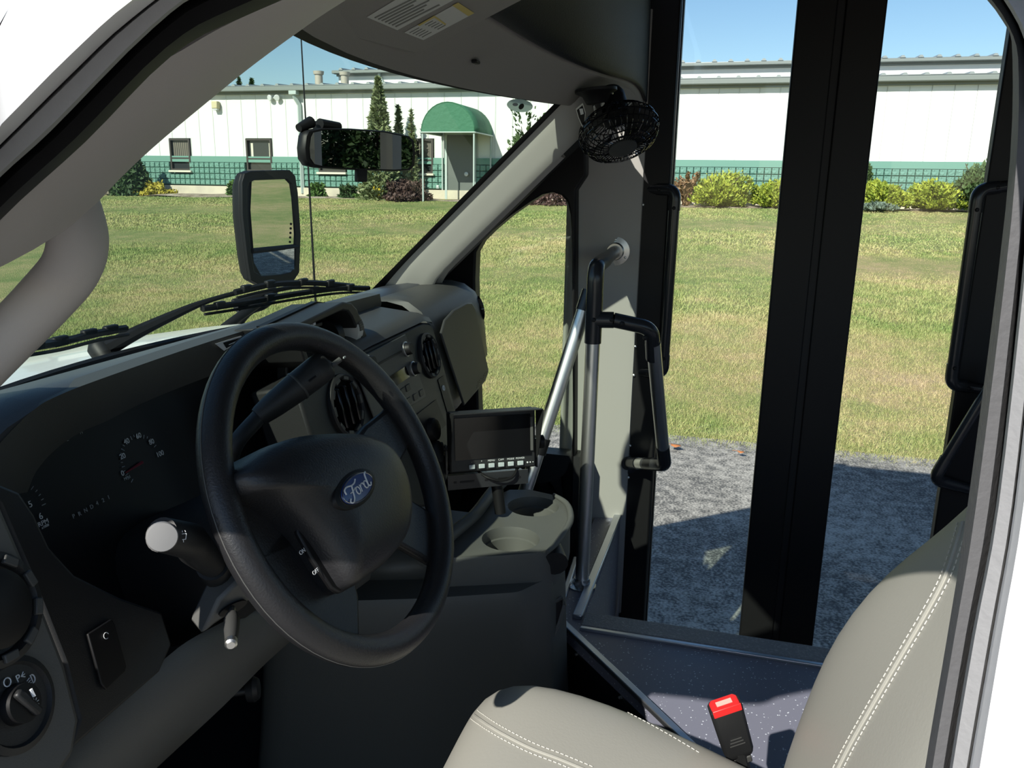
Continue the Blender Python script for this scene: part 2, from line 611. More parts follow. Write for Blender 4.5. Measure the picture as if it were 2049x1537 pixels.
# backing walls
MB().box((WX + 2.1, (Y0 + Y1) / 2, 2.95), (4.0, Y1 - Y0, 3.5)).build('wall_core', M['block_joint'], bld)
MB().box((WX + 0.0, (Y0 + Y1) / 2, 1.30), (0.30, Y1 - Y0, 0.42)).build('foundation', M['foundation'], bld)
MB().box((WX + 0.02, (Y0 + Y1) / 2, 2.475), (0.16, Y1 - Y0, 0.21)).build('base_cap', M['green_strip'], bld)
# siding panels: one object each, shared mesh
pw = 0.60
pm = None
y = Y0 + pw / 2
i = 0
wins = [(20.706, 19.834), (17.458, 16.418), (14.55, 13.5), (10.85, 10.2)]
def add_panel(yc, w, z0, z1):
    m_ = MB()
    h = z1 - z0
    prof = [(-w / 2, 0.012), (-w / 2 + 0.008, 0.012), (-w / 2 + 0.012, 0.0), (0, -0.004), (w / 2 - 0.02, 0.0), (w / 2 - 0.01, -0.014), (w / 2, -0.014)]
    a = [V(WX + p[1], yc + p[0], z0) for p in prof]
    b = [V(WX + p[1], yc + p[0], z1) for p in prof]
    m_.add(a + b, [(k, k + 1, k + 8, k + 7) for k in range(6)])
    return m_.build('siding_panel', M['siding'], bld)
full = None
while y < Y1:
    lo = 2.58
    for (a, b) in wins:
        if b - 0.2 < y < a + 0.2:
            lo = 3.22
    if lo == 2.58:
        if full is None:
            full = add_panel(y, pw, 2.58, 4.74)
            fy = y
        else:
            c = full.copy()
            COL.objects.link(c)
            c.location.y += y - fy
    else:
        add_panel(y, pw, 3.22, 4.74)
        gaps = [(a, b) for (a, b) in wins if b - 0.2 < y < a + 0.2]
        for (a, b) in gaps:
            if y + pw / 2 > a + 0.05:
                s0 = max(y - pw / 2, a + 0.03)
                add_panel((s0 + y + pw / 2) / 2, y + pw / 2 - s0, 2.58, 3.22)
            if y - pw / 2 < b - 0.05:
                s1 = min(y + pw / 2, b - 0.03)
                add_panel((s1 + y - pw / 2) / 2, s1 - y + pw / 2, 2.58, 3.22)
    y += pw
# green split-face blocks
bw, bh = 0.215, 0.205
blk = None
nblk = 0
rest = MB()
def blk_geo(m_, yc, zc, w=0.204, h=0.194):
    q = [V(WX - 0.05, yc - w / 2, zc - h / 2), V(WX - 0.05, yc + w / 2, zc - h / 2), V(WX - 0.05, yc + w / 2, zc + h / 2), V(WX - 0.05, yc - w / 2, zc + h / 2)]
    e = [V(WX - 0.085, p.y * 0.8 + yc * 0.2, p.z * 0.8 + zc * 0.2) for p in q]
    m_.add([p + V(0.16, 0, 0) for p in q] + q + e, [(0, 1, 5, 4), (1, 2, 6, 5), (2, 3, 7, 6), (3, 0, 4, 7), (4, 5, 9, 8), (5, 6, 10, 9), (6, 7, 11, 10), (7, 4, 8, 11), (8, 9, 10, 11)])
ranges = [(18.9, 21.0), (14.8, 18.0), (9.9, 12.3), (-5.8, -2.9), (-1.2, 2.4)]
yy = Y0 + bw / 2
while yy < Y1:
    for r_ in range(4):
        zc = 2.36 - bh * (r_ + 0.5)
        if any(b < yy < a and zc > 2.02 for (a, b) in [(k[0], k[1]) for k in wins]):
            continue
        if 8.7 < yy < 9.7:
            continue
        if nblk < 296 and any(a < yy < b for a, b in ranges):
            nblk += 1
            if blk is None:
                m_ = MB()
                blk_geo(m_, yy, zc)
                blk = m_.build('block', M['block_green'], bld, smooth=0)
                b0 = (yy, zc)
            else:
                c = blk.copy()
                COL.objects.link(c)
                c.location.y += yy - b0[0]
                c.location.z += zc - b0[1]
        else:
            blk_geo(rest, yy, zc)
    yy += bw
tag(rest.build('block_courses', M['block_green'], bld, smooth=0), kind='stuff')
# gutter, fascia, roof
MB().box((WX - 0.16, (Y0 + Y1) / 2, 4.88), (0.34, Y1 - Y0 + 0.4, 0.15)).build('gutter', M['fascia'], bld, bevel=0.02)
MB().box((WX - 0.02, (Y0 + Y1) / 2, 4.77), (0.12, Y1 - Y0 + 0.2, 0.10)).build('fascia', M['fascia'], bld)
mb = MB()
mb.add([V(WX - 0.30, Y0 - 0.2, 4.96), V(WX - 0.30, Y1 + 0.2, 4.96), V(WX + 4.2, Y1 + 0.2, 5.22), V(WX + 4.2, Y0 - 0.2, 5.22)], [(0, 1, 2, 3)])
mb.build('roof_sheet', M['roof_metal'], bld, solid=0.03)
def ribs(x0, x1, z0, z1, step, ya, yb):
    first = None
    y = ya
    while y < yb:
        if first is None:
            m_ = MB()
            a = [V(x0, y - 0.09, z0), V(x0, y - 0.035, z0 + 0.075), V(x0, y + 0.035, z0 + 0.075), V(x0, y + 0.09, z0)]
            m_.add(a + [p + V(x1 - x0, 0, z1 - z0) for p in a], [(0, 1, 2, 3), (7, 6, 5, 4), (0, 4, 5, 1), (1, 5, 6, 2), (2, 6, 7, 3)])
            first = m_.build('roof_rib', M['roof_metal'], bld, smooth=0)
            f0 = y
        else:
            c = first.copy()
            COL.objects.link(c)
            c.location.y += y - f0
        y += step
ribs(WX - 0.32, WX + 4.0, 4.965, 5.21, 0.58, -12.5, 22.5)
# raised rear storey
MB().box((WX + 6.0, 0.2, 5.45), (4.0, 31.0, 0.9)).build('upper_wall', M['siding'], bld)
MB().box((WX + 3.85, 0.2, 5.93), (0.30, 31.3, 0.12)).build('upper_gutter', M['fascia'], bld, bevel=0.02)
MB().box((WX + 3.98, 0.2, 5.84), (0.12, 31.1, 0.10)).build('upper_fascia', M['fascia'], bld)
mb = MB()
mb.add([V(WX + 3.7, -15.4, 5.99), V(WX + 3.7, 15.8, 5.99), V(WX + 8, 15.8, 6.2), V(WX + 8, -15.4, 6.2)], [(0, 1, 2, 3)])
mb.build('upper_roof_sheet', M['roof_metal'], bld, solid=0.03)
ribs(WX + 3.68, WX + 7.5, 5.995, 6.19, 0.55, -11.5, 15.6)
for y_ in (13.9, 10.2):
    m_ = MB()
    m_.tube([V(WX + 3.9, y_, 5.9), V(WX + 3.9, y_, 5.75), V(WX + 3.93, y_ - 0.1, 5.6), V(WX + 3.93, y_ - 0.1, 5.2)], 0.06, 8)
    m_.build('upper_downspout', M['pale_metal'], bld)
# windows
for k, (a, b) in enumerate(wins):
    z0, z1 = 2.06, 3.20
    m_ = MB()
    yc, w = (a + b) / 2, a - b
    for (c, s) in (((WX - 0.01, a - 0.03, (z0 + z1) / 2), (0.14, 0.06, z1 - z0)), ((WX - 0.01, b + 0.03, (z0 + z1) / 2), (0.14, 0.06, z1 - z0)),
                   ((WX - 0.01, yc, z1 - 0.03), (0.14, w - 0.12, 0.06)), ((WX - 0.01, yc, z0 + 0.03), (0.14, w - 0.12, 0.06)), ((WX - 0.01, yc, z0 + 0.44), (0.12, w - 0.12, 0.05))):
        m_.box(c, s)
    wf = m_.build('window', M['bronze'], bld)
    for (p0, p1) in ((z0 + 0.06, z0 + 0.415), (z0 + 0.465, z1 - 0.06)):
        MB().box((WX + 0.03, yc, (p0 + p1) / 2), (0.02, w - 0.12, p1 - p0)).build('pane', M['window_dark'], wf)
    if k in (0, 3):
        n = 8
        for j in range(n):
            yb = b + 0.1 + (w - 0.2) * (j + 0.5) / n
            MB().box((WX + 0.018, yb, z0 + 0.75), (0.004, (w - 0.2) / n * 0.7, 0.62)).build('blind_slat', M['blind'], wf)
    if k == 1:
        MB().box((WX + 0.018, a - 0.2, z0 + 0.74), (0.004, 0.09, 0.5)).build('inner_post', M['sill'], wf)
        MB().box((WX + 0.018, b + 0.12, z0 + 0.74), (0.004, 0.05, 0.5)).build('inner_post', M['sill'], wf)
    MB().box((WX - 0.10, yc, z0 - 0.04), (0.16, w + 0.1, 0.075)).build('window_sill', M['sill'], bld, bevel=0.01)
# downspout
m_ = MB()
m_.tube(fillet([V(WX - 0.2, 15.33, 4.9), V(WX - 0.2, 15.33, 4.62), V(WX - 0.07, 15.22, 4.35), V(WX - 0.13, 15.2, 1.3)], 0.08), 0.075, 4)
dsp = m_.build('downspout', M['pale_metal'], bld, smooth=20)
MB().box((WX - 0.2, 15.33, 4.78), (0.24, 0.30, 0.22)).build('leader_head', M['pale_metal'], bld, bevel=0.02)

def mount(name, label, cat, mk):
    return mk(thing(name, label, cat, (WX - 0.1, 18, 4)))
wl = thing('wall_light', 'tan box shaped wall light high on the white siding', 'wall light', at(435, 212, x=WX - 0.02))
p = at(435, 212, x=WX - 0.02)
MB().box(p + V(-0.10, 0, 0.02), (0.2, 0.24, 0.26)).build('housing', M['lamp_tan'], wl, bevel=0.03)
MB().box(p + V(-0.11, 0, -0.13), (0.14, 0.19, 0.05)).build('lens', M['white_print'], wl, bevel=0.01)
fl = thing('twin_floodlight', 'small white twin floodlight near the eaves of the building', 'floodlight', at(551, 195, x=WX - 0.02))
p = at(551, 195, x=WX - 0.02)
MB().box(p + V(-0.03, 0, 0), (0.05, 0.16, 0.1)).build('mount_plate', M['white_print'], fl, bevel=0.01)
for s in (-1, 1):
    MB().lathe(p + V(-0.06, s * 0.12, 0.0), (-1, 0.3 * s, -0.3), [(0.03, 0), (0.10, 0.06), (0.105, 0.10), (0.09, 0.12)], 14).build('lamp_head', M['white_print'], fl)
for (px_, y_, xx, h) in ((638, 0, 29.0, 0.85), (690, 0, 29.0, 0.8)):
    p = at(px_, 160, x=xx)
    lab = 'tan flue pipe standing alone on the low roof' if px_ == 638 else 'tan flue pipe beside the end of the raised roof'
    r_ = thing('flue_pipe', lab, 'flue', (xx, p.y, 5.1), 'flue pipes on the roof')
    MB().lathe((xx, p.y, 5.0), (0, 0, 1), [(0.15, 0), (0.15, h - 0.06)], 16).build('pipe', M['flue'], r_)
    MB().lathe((xx, p.y, 5.0 + h - 0.1), (0, 0, 1), [(0.19, 0), (0.21, 0.12), (0.15, 0.13)], 16).build('cap', M['flue'], r_)

# entrance canopy: barrel vault standing out from the wall on posts
cx0, cx1 = 24.0, WX - 0.02
yl, yr = 9.88, 8.08
yc, rad = (yl + yr) / 2, (yl - yr) / 2
zs = 3.30
can = thing('entrance_canopy', 'rounded green canvas canopy on posts over the building entrance', 'canopy', (24.5, yc, 1.2))
def arch(x, r, k=16):
    return [V(x, yc + r * math.cos(PI * j / k), zs + r * 1.02 * math.sin(PI * j / k)) for j in range(k + 1)]
m_ = MB()
m_.grid([arch(x, rad) for x in (cx0, cx0 + 0.65, cx0 + 1.3, cx1)])
m_.build('cover', M['canvas'], can, solid=0.02)
m_ = MB()
m_.prism(arch(cx0 + 0.01, rad - 0.005), (0.02, 0, 0))
m_.build('front_panel', M['canvas'], can)
for (x_, y_) in ((cx0 + 0.05, yl - 0.04), (cx0 + 0.05, yr + 0.04), (cx1 - 0.1, yl - 0.04), (cx1 - 0.1, yr + 0.04)):
    m_ = MB()
    m_.tube([V(x_, y_, 1.12), V(x_, y_, zs)], 0.03, 8)
    m_.build('post', M['pale_metal'], can)
for y_ in (yl, yr):
    m_ = MB()
    m_.tube([V(cx0, y_, zs), V(cx1, y_, zs)], 0.025, 8)
    m_.build('side_rail', M['pale_metal'], can)
m_ = MB()
m_.tube([V(cx0, yl, zs), V(cx0, yr, zs)], 0.02, 8)
m_.build('front_rail', M['pale_metal'], can)
M['door_grey'] = mat('door_grey', (0.12, 0.135, 0.125), 0.5)
ed = thing('entrance_door', 'plain grey entrance door with round knob under the green canopy', 'door', (WX - 0.1, 9.2, 1.2))
MB().box((WX - 0.08, 9.19, 2.26), (0.08, 0.92, 2.08)).build('door_leaf', M['door_grey'], ed)
for (y_, w_) in ((9.70, 0.08), (8.68, 0.08)):
    MB().box((WX - 0.09, y_, 2.27), (0.14, w_, 2.14)).build('jamb', M['pale_metal'], ed)
MB().box((WX - 0.09, 9.19, 3.37), (0.14, 1.1, 0.08)).build('head_jamb', M['pale_metal'], ed)
MB().lathe((WX - 0.12, 8.95, 2.05), (-1, 0, 0), [(0.03, 0), (0.03, 0.05), (0.07, 0.07), (0.07, 0.11), (0.02, 0.14)], 14).build('knob', M['white_print'], ed)
ob_ = thing('outlet_box', 'small pale outlet box on the green block base near the entrance', 'outlet', (WX - 0.1, 10.0, 1.75))
p = at(876, 374, x=WX - 0.1)
MB().box(p, (0.06, 0.10, 0.12)).build('cover', M['pale_metal'], ob_, bevel=0.01)
MB().box(p + V(-0.03, 0, 0.02), (0.02, 0.07, 0.05)).build('flap', M['white_print'], ob_)

# ================================================================== PLANTS
def foliage(n, cen, rad, leaf, shape='ball', flat=0.0, upright=0.0, seed=0, hollow=0.55):
    g = np.random.default_rng(seed + 11)
    if shape == 'ball':
        d = g.normal(size=(n, 3))
        d /= np.linalg.norm(d, axis=1)[:, None]
        d[:, 2] = np.abs(d[:, 2]) * 1.0 - 0.15
        r = hollow + (1 - hollow) * g.random(n) ** 0.5
        lump = 1 + 0.22 * np.sin(d[:, 0] * 7 + seed) * np.sin(d[:, 1] * 8 + 2 * seed) + 0.12 * np.sin(d[:, 2] * 13 + seed)
        c = d * (r * lump)[:, None]
    elif shape == 'cone':
        h = g.random(n) ** 1.3
        a = g.random(n) * 2 * np.pi
        tier = 0.75 + 0.35 * np.abs(np.sin(h * 28 + np.sin(a * 5 + seed) * 2))
        rr = (1 - h) ** 0.8 * tier * (0.3 + 0.7 * g.random(n) ** 0.5)
        c = np.stack([rr * np.cos(a), rr * np.sin(a), h], -1)
        d = np.stack([np.cos(a), np.sin(a), 0.5 + 0 * a], -1)
    elif shape == 'wisp':
        k = g.integers(0, 14, n)
        a = (k * 2.4 + seed)
        t = g.random(n)
        sp = 0.45 + 0.55 * ((k * 0.37) % 1)
        c = np.stack([np.cos(a) * sp * t ** 1.6, np.sin(a) * sp * t ** 1.6, t * (0.6 + 0.4 * ((k * 0.61) % 1))], -1) + g.normal(size=(n, 3)) * 0.05
        d = np.stack([np.cos(a), np.sin(a), 1.2 + 0 * a], -1)
    elif shape == 'spray':
        k = g.integers(0, 60, n)
        a = k * 2.399 + seed
        t = g.random(n)
        L = 0.6 + 0.4 * ((k * 0.618) % 1)
        el = 0.15 + 1.2 * ((k * 0.317) % 1)
        rr = L * t * np.cos(el)
        c = np.stack([rr * np.cos(a), rr * np.sin(a), L * np.sin(el) * t ** 0.8 - 0.05 * t * t], -1) + g.normal(size=(n, 3)) * 0.045
        d = np.stack([np.cos(a) * np.cos(el), np.sin(a) * np.cos(el), np.sin(el) + 0.2], -1)
    p = c * np.array(rad) + np.array(cen)
    t1 = g.normal(size=(n, 3))
    if upright:
        t1 = t1 * (1 - upright) + d / np.linalg.norm(d, axis=1)[:, None] * upright * 1.5
    t1 /= np.linalg.norm(t1, axis=1)[:, None]
    t2 = np.cross(t1, g.normal(size=(n, 3)))
    t2 /= np.linalg.norm(t2, axis=1)[:, None]
    s = leaf * (0.6 + 0.8 * g.random(n))[:, None]
    w = 0.32
    v = np.empty((n, 4, 3))
    v[:, 0] = p - t1 * s * 0.5
    v[:, 1] = p + t2 * s * w
    v[:, 2] = p + t1 * s * 0.8
    v[:, 3] = p - t2 * s * w
    return v.reshape(-1, 3)

def leafmat(name, c1, c2, scale=4):
    return mat(name, c1, 0.7, var=(scale, c2, 0.35, 0.65))
LM = {
    'dark': leafmat('leaf_dark', (0.022, 0.055, 0.016), (0.05, 0.10, 0.025)),
    'mid': leafmat('leaf_mid', (0.05, 0.11, 0.02), (0.10, 0.19, 0.035)),
    'yellow': leafmat('leaf_yellow', (0.34, 0.30, 0.03), (0.55, 0.46, 0.07)),
    'juniper': leafmat('leaf_juniper', (0.17, 0.24, 0.02), (0.40, 0.44, 0.05)),
    'plum': leafmat('leaf_plum', (0.055, 0.030, 0.026), (0.13, 0.075, 0.06)),
    'blue': leafmat('leaf_blue', (0.13, 0.19, 0.15), (0.24, 0.30, 0.23)),
    'spruce': leafmat('leaf_spruce', (0.055, 0.095, 0.040), (0.17, 0.21, 0.09)),
    'pale_spruce': leafmat('leaf_pale_spruce', (0.13, 0.17, 0.075), (0.26, 0.29, 0.14)),
    'pine': leafmat('leaf_pine', (0.035, 0.075, 0.022), (0.10, 0.16, 0.05)),
    'rust': leafmat('leaf_rust', (0.16, 0.10, 0.05), (0.30, 0.18, 0.09)),
    'flower': mat('leaf_flower', (0.75, 0.55, 0.03), 0.7),
}
BARK = mat('bark', (0.09, 0.065, 0.045), 0.9)

def shrub(name, label, cat, px, base_py, x, w, h, n, leaf, lm, shape='ball', upright=0.3, group=None, seed=1, hollow=0.55, stemh=0.25, dep=None, z=None):
    p = at(px, base_py, x=x)
    if z is not None:
        p.z = z
    root = thing(name, label, cat, p, group)
    dep = dep or w
    v = foliage(n, (p.x, p.y, p.z), (dep / 2, w / 2, h), leaf, shape, upright=upright, seed=seed, hollow=hollow)
    v = v - np.array(p)
    v[:, 2] = np.maximum(v[:, 2], -0.03)
    o = tri_mesh('foliage', v, LM[lm], 4)
    o.parent = root
    o['kind'] = 'stuff'
    m_ = MB()
    for k in range(3 if shape != 'cone' else 1):
        a = k * 2.1 + seed
        s = 0.0 if shape == 'cone' else 1.0
        m_.tube([p + V(0.02 * k, 0.02 * k, -0.06), p + V(s * 0.1 * w * math.cos(a), s * 0.1 * w * math.sin(a), h * 0.45), p + V(s * 0.2 * w * math.cos(a), s * 0.2 * w * math.sin(a), h * (0.75 if shape != 'cone' else 0.97))], [0.04, 0.03, 0.01], 6)
    m_.build('stem', BARK, root)
    return root

BX = 25.0
S = shrub
S('evergreen_shrub', 'tall dark evergreen shrub half hidden by the driver side pillar', 'shrub', 268, 392, BX - 0.3, 1.7, 1.75, 5000, 0.13, 'dark', 'cone', seed=2)
S('yellow_shrub', 'golden yellow rounded shrub beside the dark evergreen', 'shrub', 312, 398, BX - 0.2, 1.35, 0.62, 3500, 0.09, 'yellow', seed=3)
S('rust_shrub', 'rust tinged loose shrub touching the golden yellow one', 'shrub', 262, 397, BX - 0.2, 0.9, 0.5, 1600, 0.09, 'rust', 'wisp', seed=4)
S('green_shrub', 'small leafy green shrub beside the outside mirror', 'shrub', 470, 393, BX, 0.55, 0.62, 1200, 0.10, 'mid', seed=5)
S('green_shrub', 'bright green leafy shrub at the foot of the downspout', 'shrub', 636, 397, BX, 0.62, 0.62, 1500, 0.11, 'mid', seed=6)
S('green_shrub', 'clipped round dark green shrub below the interior mirror', 'shrub', 697, 397, BX, 0.7, 0.58, 1800, 0.075, 'dark', seed=7)
S('green_tuft', 'low green tuft of grass next to the clipped round shrub', 'plant', 722, 399, BX - 0.3, 0.55, 0.16, 500, 0.10, 'mid', 'wisp', 0.7, seed=8)
S('spruce_tree', 'tall narrow pale green spruce rising behind the interior mirror', 'tree', 762, 400, BX - 0.5, 1.45, 3.85, 5200, 0.13, 'pale_spruce', 'cone', 0.6, seed=9)
S('young_spruce', 'slim young spruce just beside the tall pale one', 'tree', 800, 398, BX + 0.3, 0.75, 3.05, 1300, 0.12, 'pale_spruce', 'cone', 0.6, seed=10)
S('young_spruce', 'slim young spruce nearest the green canopy', 'tree', 825, 398, BX + 0.4, 0.55, 2.9, 900, 0.12, 'pale_spruce', 'cone', 0.6, seed=11)
S('plum_shrub', 'broad dark plum leaved shrub in front of the canopy post', 'shrub', 812, 402, BX - 0.6, 1.65, 0.78, 4200, 0.09, 'plum', seed=12)
S('flowering_plant', 'yellow flowering plant between spruce and plum shrub', 'plant', 757, 402, BX - 0.9, 0.55, 0.5, 500, 0.06, 'flower', 'wisp', seed=13)
S('rust_shrub', 'brownish twiggy shrub seen low in the small quarter window', 'shrub', 1108, 408, BX - 0.4, 1.7, 0.5, 2200, 0.09, 'plum', seed=14)
S('conifer_tree', 'dark conifer showing in the top corner of the windshield', 'tree', 1056, 405, BX - 0.2, 1.5, 3.1, 1300, 0.12, 'pine', 'wisp', 0.7, seed=15)
S('rust_shrub', 'reddish twiggy shrub beside the door grab rail', 'shrub', 1372, 409, BX - 0.3, 1.25, 0.95, 2200, 0.10, 'rust', 'wisp', 0.5, seed=16)
S('juniper_shrub', 'large yellow green spreading juniper in the first door pane', 'shrub', 1440, 410, BX - 0.4, 2.55, 1.10, 17000, 0.08, 'juniper', 'spray', 0.6, seed=17, hollow=0.4)
S('juniper_shrub', 'yellow green juniper cut off by the dark door mullion', 'shrub', 1552, 412, BX - 0.4, 1.9, 0.85, 13000, 0.075, 'juniper', 'spray', 0.6, seed=18, hollow=0.4)
S('juniper_shrub', 'yellow green juniper on the far side of the mullion', 'shrub', 1768, 416, BX - 0.4, 2.1, 0.88, 14000, 0.075, 'juniper', 'spray', 0.6, seed=19, hollow=0.4)
S('juniper_shrub', 'yellow green juniper growing against the dark pine', 'shrub', 1872, 417, BX - 0.4, 2.0, 0.86, 14000, 0.075, 'juniper', 'spray', 0.6, seed=20, hollow=0.4)
S('creeping_juniper', 'low blue grey creeping juniper at the edge of the bed', 'shrub', 1752, 419, BX - 1.0, 1.5, 0.22, 2600, 0.08, 'blue', 'spray', 0.6, seed=21)
S('pine_shrub', 'big dark green pine shrub filling the far end of the bed', 'shrub', 1955, 419, BX - 0.5, 2.3, 1.65, 16000, 0.085, 'pine', 'spray', 0.6, seed=22, hollow=0.4)
S('evergreen_shrub', 'dark evergreen sliver beside the mullion edge', 'shrub', 1728, 412, BX + 0.3, 0.7, 1.15, 1400, 0.12, 'pine', 'cone', 0.5, seed=23)
# trees behind the building and behind the vehicle
def tree(name, label, x, y, h, w, lm, n, seed, leaf=0.35, crown0=0.3, group=None):
    root = thing(name, label, 'tree', (x, y, 0), group)
    v = foliage(n, (0, 0, h * crown0), (w / 2, w / 2, h * (1 - crown0)), leaf, 'ball', upright=0.2, seed=seed)
    o = tri_mesh('foliage', v, LM[lm], 4)
    o.parent = root
    o['kind'] = 'stuff'
    m_ = MB()
    m_.tube([V(x, y, -0.1), V(x + 0.1, y, h * 0.3), V(x, y + 0.15, h * 0.7)], [0.035 * h, 0.025 * h, 0.01 * h], 8)
    m_.build('trunk', BARK, root)
for k, (px_, py_, lab) in enumerate(((478, 156, 'thin treetop showing above the roof behind the building'), (503, 158, 'second thin treetop above the roof, nearer the downspout'))):
    p = at(px_, py_, x=48.0)
    root = thing('distant_treetop', lab, 'tree', (48, p.y, 0))
    v = foliage(900, (0, 0, p.z - 3.4), (0.36, 0.36, 3.4), 0.22, 'cone', upright=0.6, seed=30 + k)
    o = tri_mesh('foliage', v, LM['dark'], 4)
    o.parent = root
    o['kind'] = 'stuff'
    MB().tube([V(48, p.y, 0), V(48, p.y, p.z - 0.2)], [0.15, 0.02], 6).build('trunk', BARK, root)
pc = at(6, 8, x=60.0)
tree('distant_tree', 'treetop peeking in at the very corner of the sky', 60.0, pc.y + 1.0, pc.z + 1.6, 5.0, 'mid', 6000, 40, 0.4, 0.45)
for k, (x_, y_) in enumerate(((3.5, -26.0), (9.5, -27.0), (-2.5, -27.0))):
    tree('broadleaf_tree', ['broad tree behind the bus, nearest one in the interior mirror', 'broad tree behind the bus, seen only in the mirrors', 'tall tree straight behind the bus, seen only in the mirrors'][k], x_, y_, 8.0, 4.6, 'dark', 12000, 50 + k, 0.20, 0.12)
# ================================================================== VEHICLE SHELL
def ws(x, s, off=0.0):
    """windshield surface; off > 0 goes outward"""
    return V(x, 1.06 - 0.51 * s - 0.38 * x * x + off * 0.693, 1.44 + 0.49 * s + off * 0.721)

def at_ws(px, py, off=0.0):
    lo, hi = 0.2, 6.0
    r = ray(px, py)
    def g(t):
        p = CAM + r * t
        s = (p.z - off * 0.721 - 1.44) / 0.49
        return p.y - off * 0.693 - (1.06 - 0.51 * s - 0.38 * p.x * p.x)
    for _ in range(60):
        m_ = (lo + hi) / 2
        if g(m_) < 0: lo = m_
        else: hi = m_
    return CAM + r * lo

def holed(m_, outer, hole, vec):
    """planar ring between two outlines, extruded"""
    bm = bmesh.new()
    vo = [bm.verts.new(p) for p in outer]
    vh = [bm.verts.new(p) for p in hole]
    ed = [bm.edges.new((vo[i], vo[(i + 1) % len(vo)])) for i in range(len(vo))]
    ed += [bm.edges.new((vh[i], vh[(i + 1) % len(vh)])) for i in range(len(vh))]
    res = bmesh.ops.triangle_fill(bm, use_beauty=True, use_dissolve=False, edges=ed)
    faces = [e for e in res['geom'] if isinstance(e, bmesh.types.BMFace)]
    ex = bmesh.ops.extrude_face_region(bm, geom=faces)
    for e in ex['geom']:
        if isinstance(e, bmesh.types.BMVert):
            e.co += Vector(vec)
    bm.verts.index_update()
    m_.add([v.co.copy() for v in bm.verts], [[v.index for v in f.verts] for f in bm.faces])
    bm.free()
    return m_

# ---- windshield
m_ = MB()
m_.grid([[ws(x, s) for x in np.linspace(-0.70, 0.70, 20)] for s in np.linspace(-0.03, 1.04, 10)])
wsh = tag(m_.build('window_1', M['windshield_glass']), 'wide tinted windshield', kind='structure')
m_ = MB()
m_.grid([[ws(x, s, -0.004) for x in (0.634, 0.645, 0.66, 0.70)] for s in np.linspace(-0.03, 1.04, 14)])
m_.build('black_edge_band', M['black'], wsh)
m_ = MB()
m_.grid([[ws(x, s, -0.004) for x in np.linspace(-0.70, 0.70, 20)] for s in (0.985, 1.04)])
m_.build('black_top_band', M['black'], wsh)
# round inspection sticker in the corner of the glass
p = at_ws(1040, 211, -0.006)
M['sticker'] = mat('sticker', (0.7, 0.78, 0.72), 0.6)
M['sticker'].node_tree.nodes['Principled BSDF'].inputs['Transmission Weight'].default_value = 0.6
M['sticker'].node_tree.nodes['Principled BSDF'].inputs['Roughness'].default_value = 0.9
stk = thing('round_sticker', 'round pale sticker in the upper corner of the windshield', 'sticker', p)
nrm = V(0, -0.693, -0.721)
def disc(c, n, right, rx, ry, th=0.0006, k=24):
    n = Vector(n).normalized()
    right = (Vector(right) - n * Vector(right).dot(n)).normalized()
    up = n.cross(right)
    m2 = MB()
    m2.prism([c + right * (rx * math.cos(2 * PI * j / k)) + up * (ry * math.sin(2 * PI * j / k)) for j in range(k)], n * th)
    return m2
def glass_oval(px, py, a, b, rot, off, m, name, k=24):
    m2 = MB()
    m2.prism([at_ws(px + a * math.cos(2 * PI * j / k) * math.cos(rot) - b * math.sin(2 * PI * j / k) * math.sin(rot), py + a * math.cos(2 * PI * j / k) * math.sin(rot) + b * math.sin(2 * PI * j / k) * math.cos(rot), off) for j in range(k)], nrm * 0.0005)
    return m2.build(name, M[m], stk)
glass_oval(1040, 211, 26, 13, 0.1, -0.006, 'sticker', 'disc')
glass_oval(1031, 209, 5.5, 3.2, 0.0, -0.0075, 'dim_print', 'dot_mark')
glass_oval(1043, 213, 6.5, 4.5, -0.9, -0.0075, 'black', 'oval_mark')

# ---- passenger side A pillar trim
def pil(s, x, off):
    return ws(x, s, off)
m_ = MB()
rows = []
for s in np.linspace(-0.06, 1.06, 22):
    b_ = 1 - sm((s + 0.06) / 0.36)
    x0 = 0.655 + 0.02 * b_
    xr = 0.690 + 0.085 * b_
    orr = 0.066 + 0.030 * b_
    f_ = lambda t: lerp(x0, xr, t)
    rows.append([pil(s, x0, -0.004), pil(s, f_(0.06), -0.22 * orr), pil(s, f_(0.25), -0.42 * orr), pil(s, f_(0.6), -0.75 * orr), pil(s, f_(0.9), -0.98 * orr), pil(s, f_(1.05), -1.0 * orr), pil(s, f_(1.15), -0.9 * orr), pil(s, f_(1.2) + 0.005, 0.0)])
m_.grid(rows)
ap = structure('trim_1', 'light grey windshield pillar cover on the far side', (0.8, 0.5, 1.5))
m_.build('pillar_cover', M['trim_light'], ap)
m_ = MB()
rows = []
for s in np.linspace(-0.06, 0.84, 20):
    b_ = 1 - sm((s + 0.06) / 0.36)
    xr = 0.712 + 0.085 * b_
    o_ = 0.058 + 0.026 * b_
    rows.append([pil(s, xr, 0.0), pil(s, xr + 0.002, -0.9 * o_), pil(s, xr + 0.010, -1.0 * o_), pil(s, xr + 0.018, -0.92 * o_), pil(s, xr + 0.024, 0.0)])
m_.grid(rows)
m_.build('weatherstrip', M['trim_light'], ap)
m_ = MB()
m_.grid([[pil(s, 0.69, 0.004), pil(s, 0.78, 0.004), pil(s, 0.845, 0.008), pil(s, 0.845, 0.008) + V(0.10, 0.05, 0), pil(s, 0.845, 0.008) + V(0.24, 0.07, 0)] for s in np.linspace(-0.3, 1.0, 10)])  # outer wing is unseen, shaped to block sun from the pillar panel
m_.build('pillar_back', M['black'], ap)

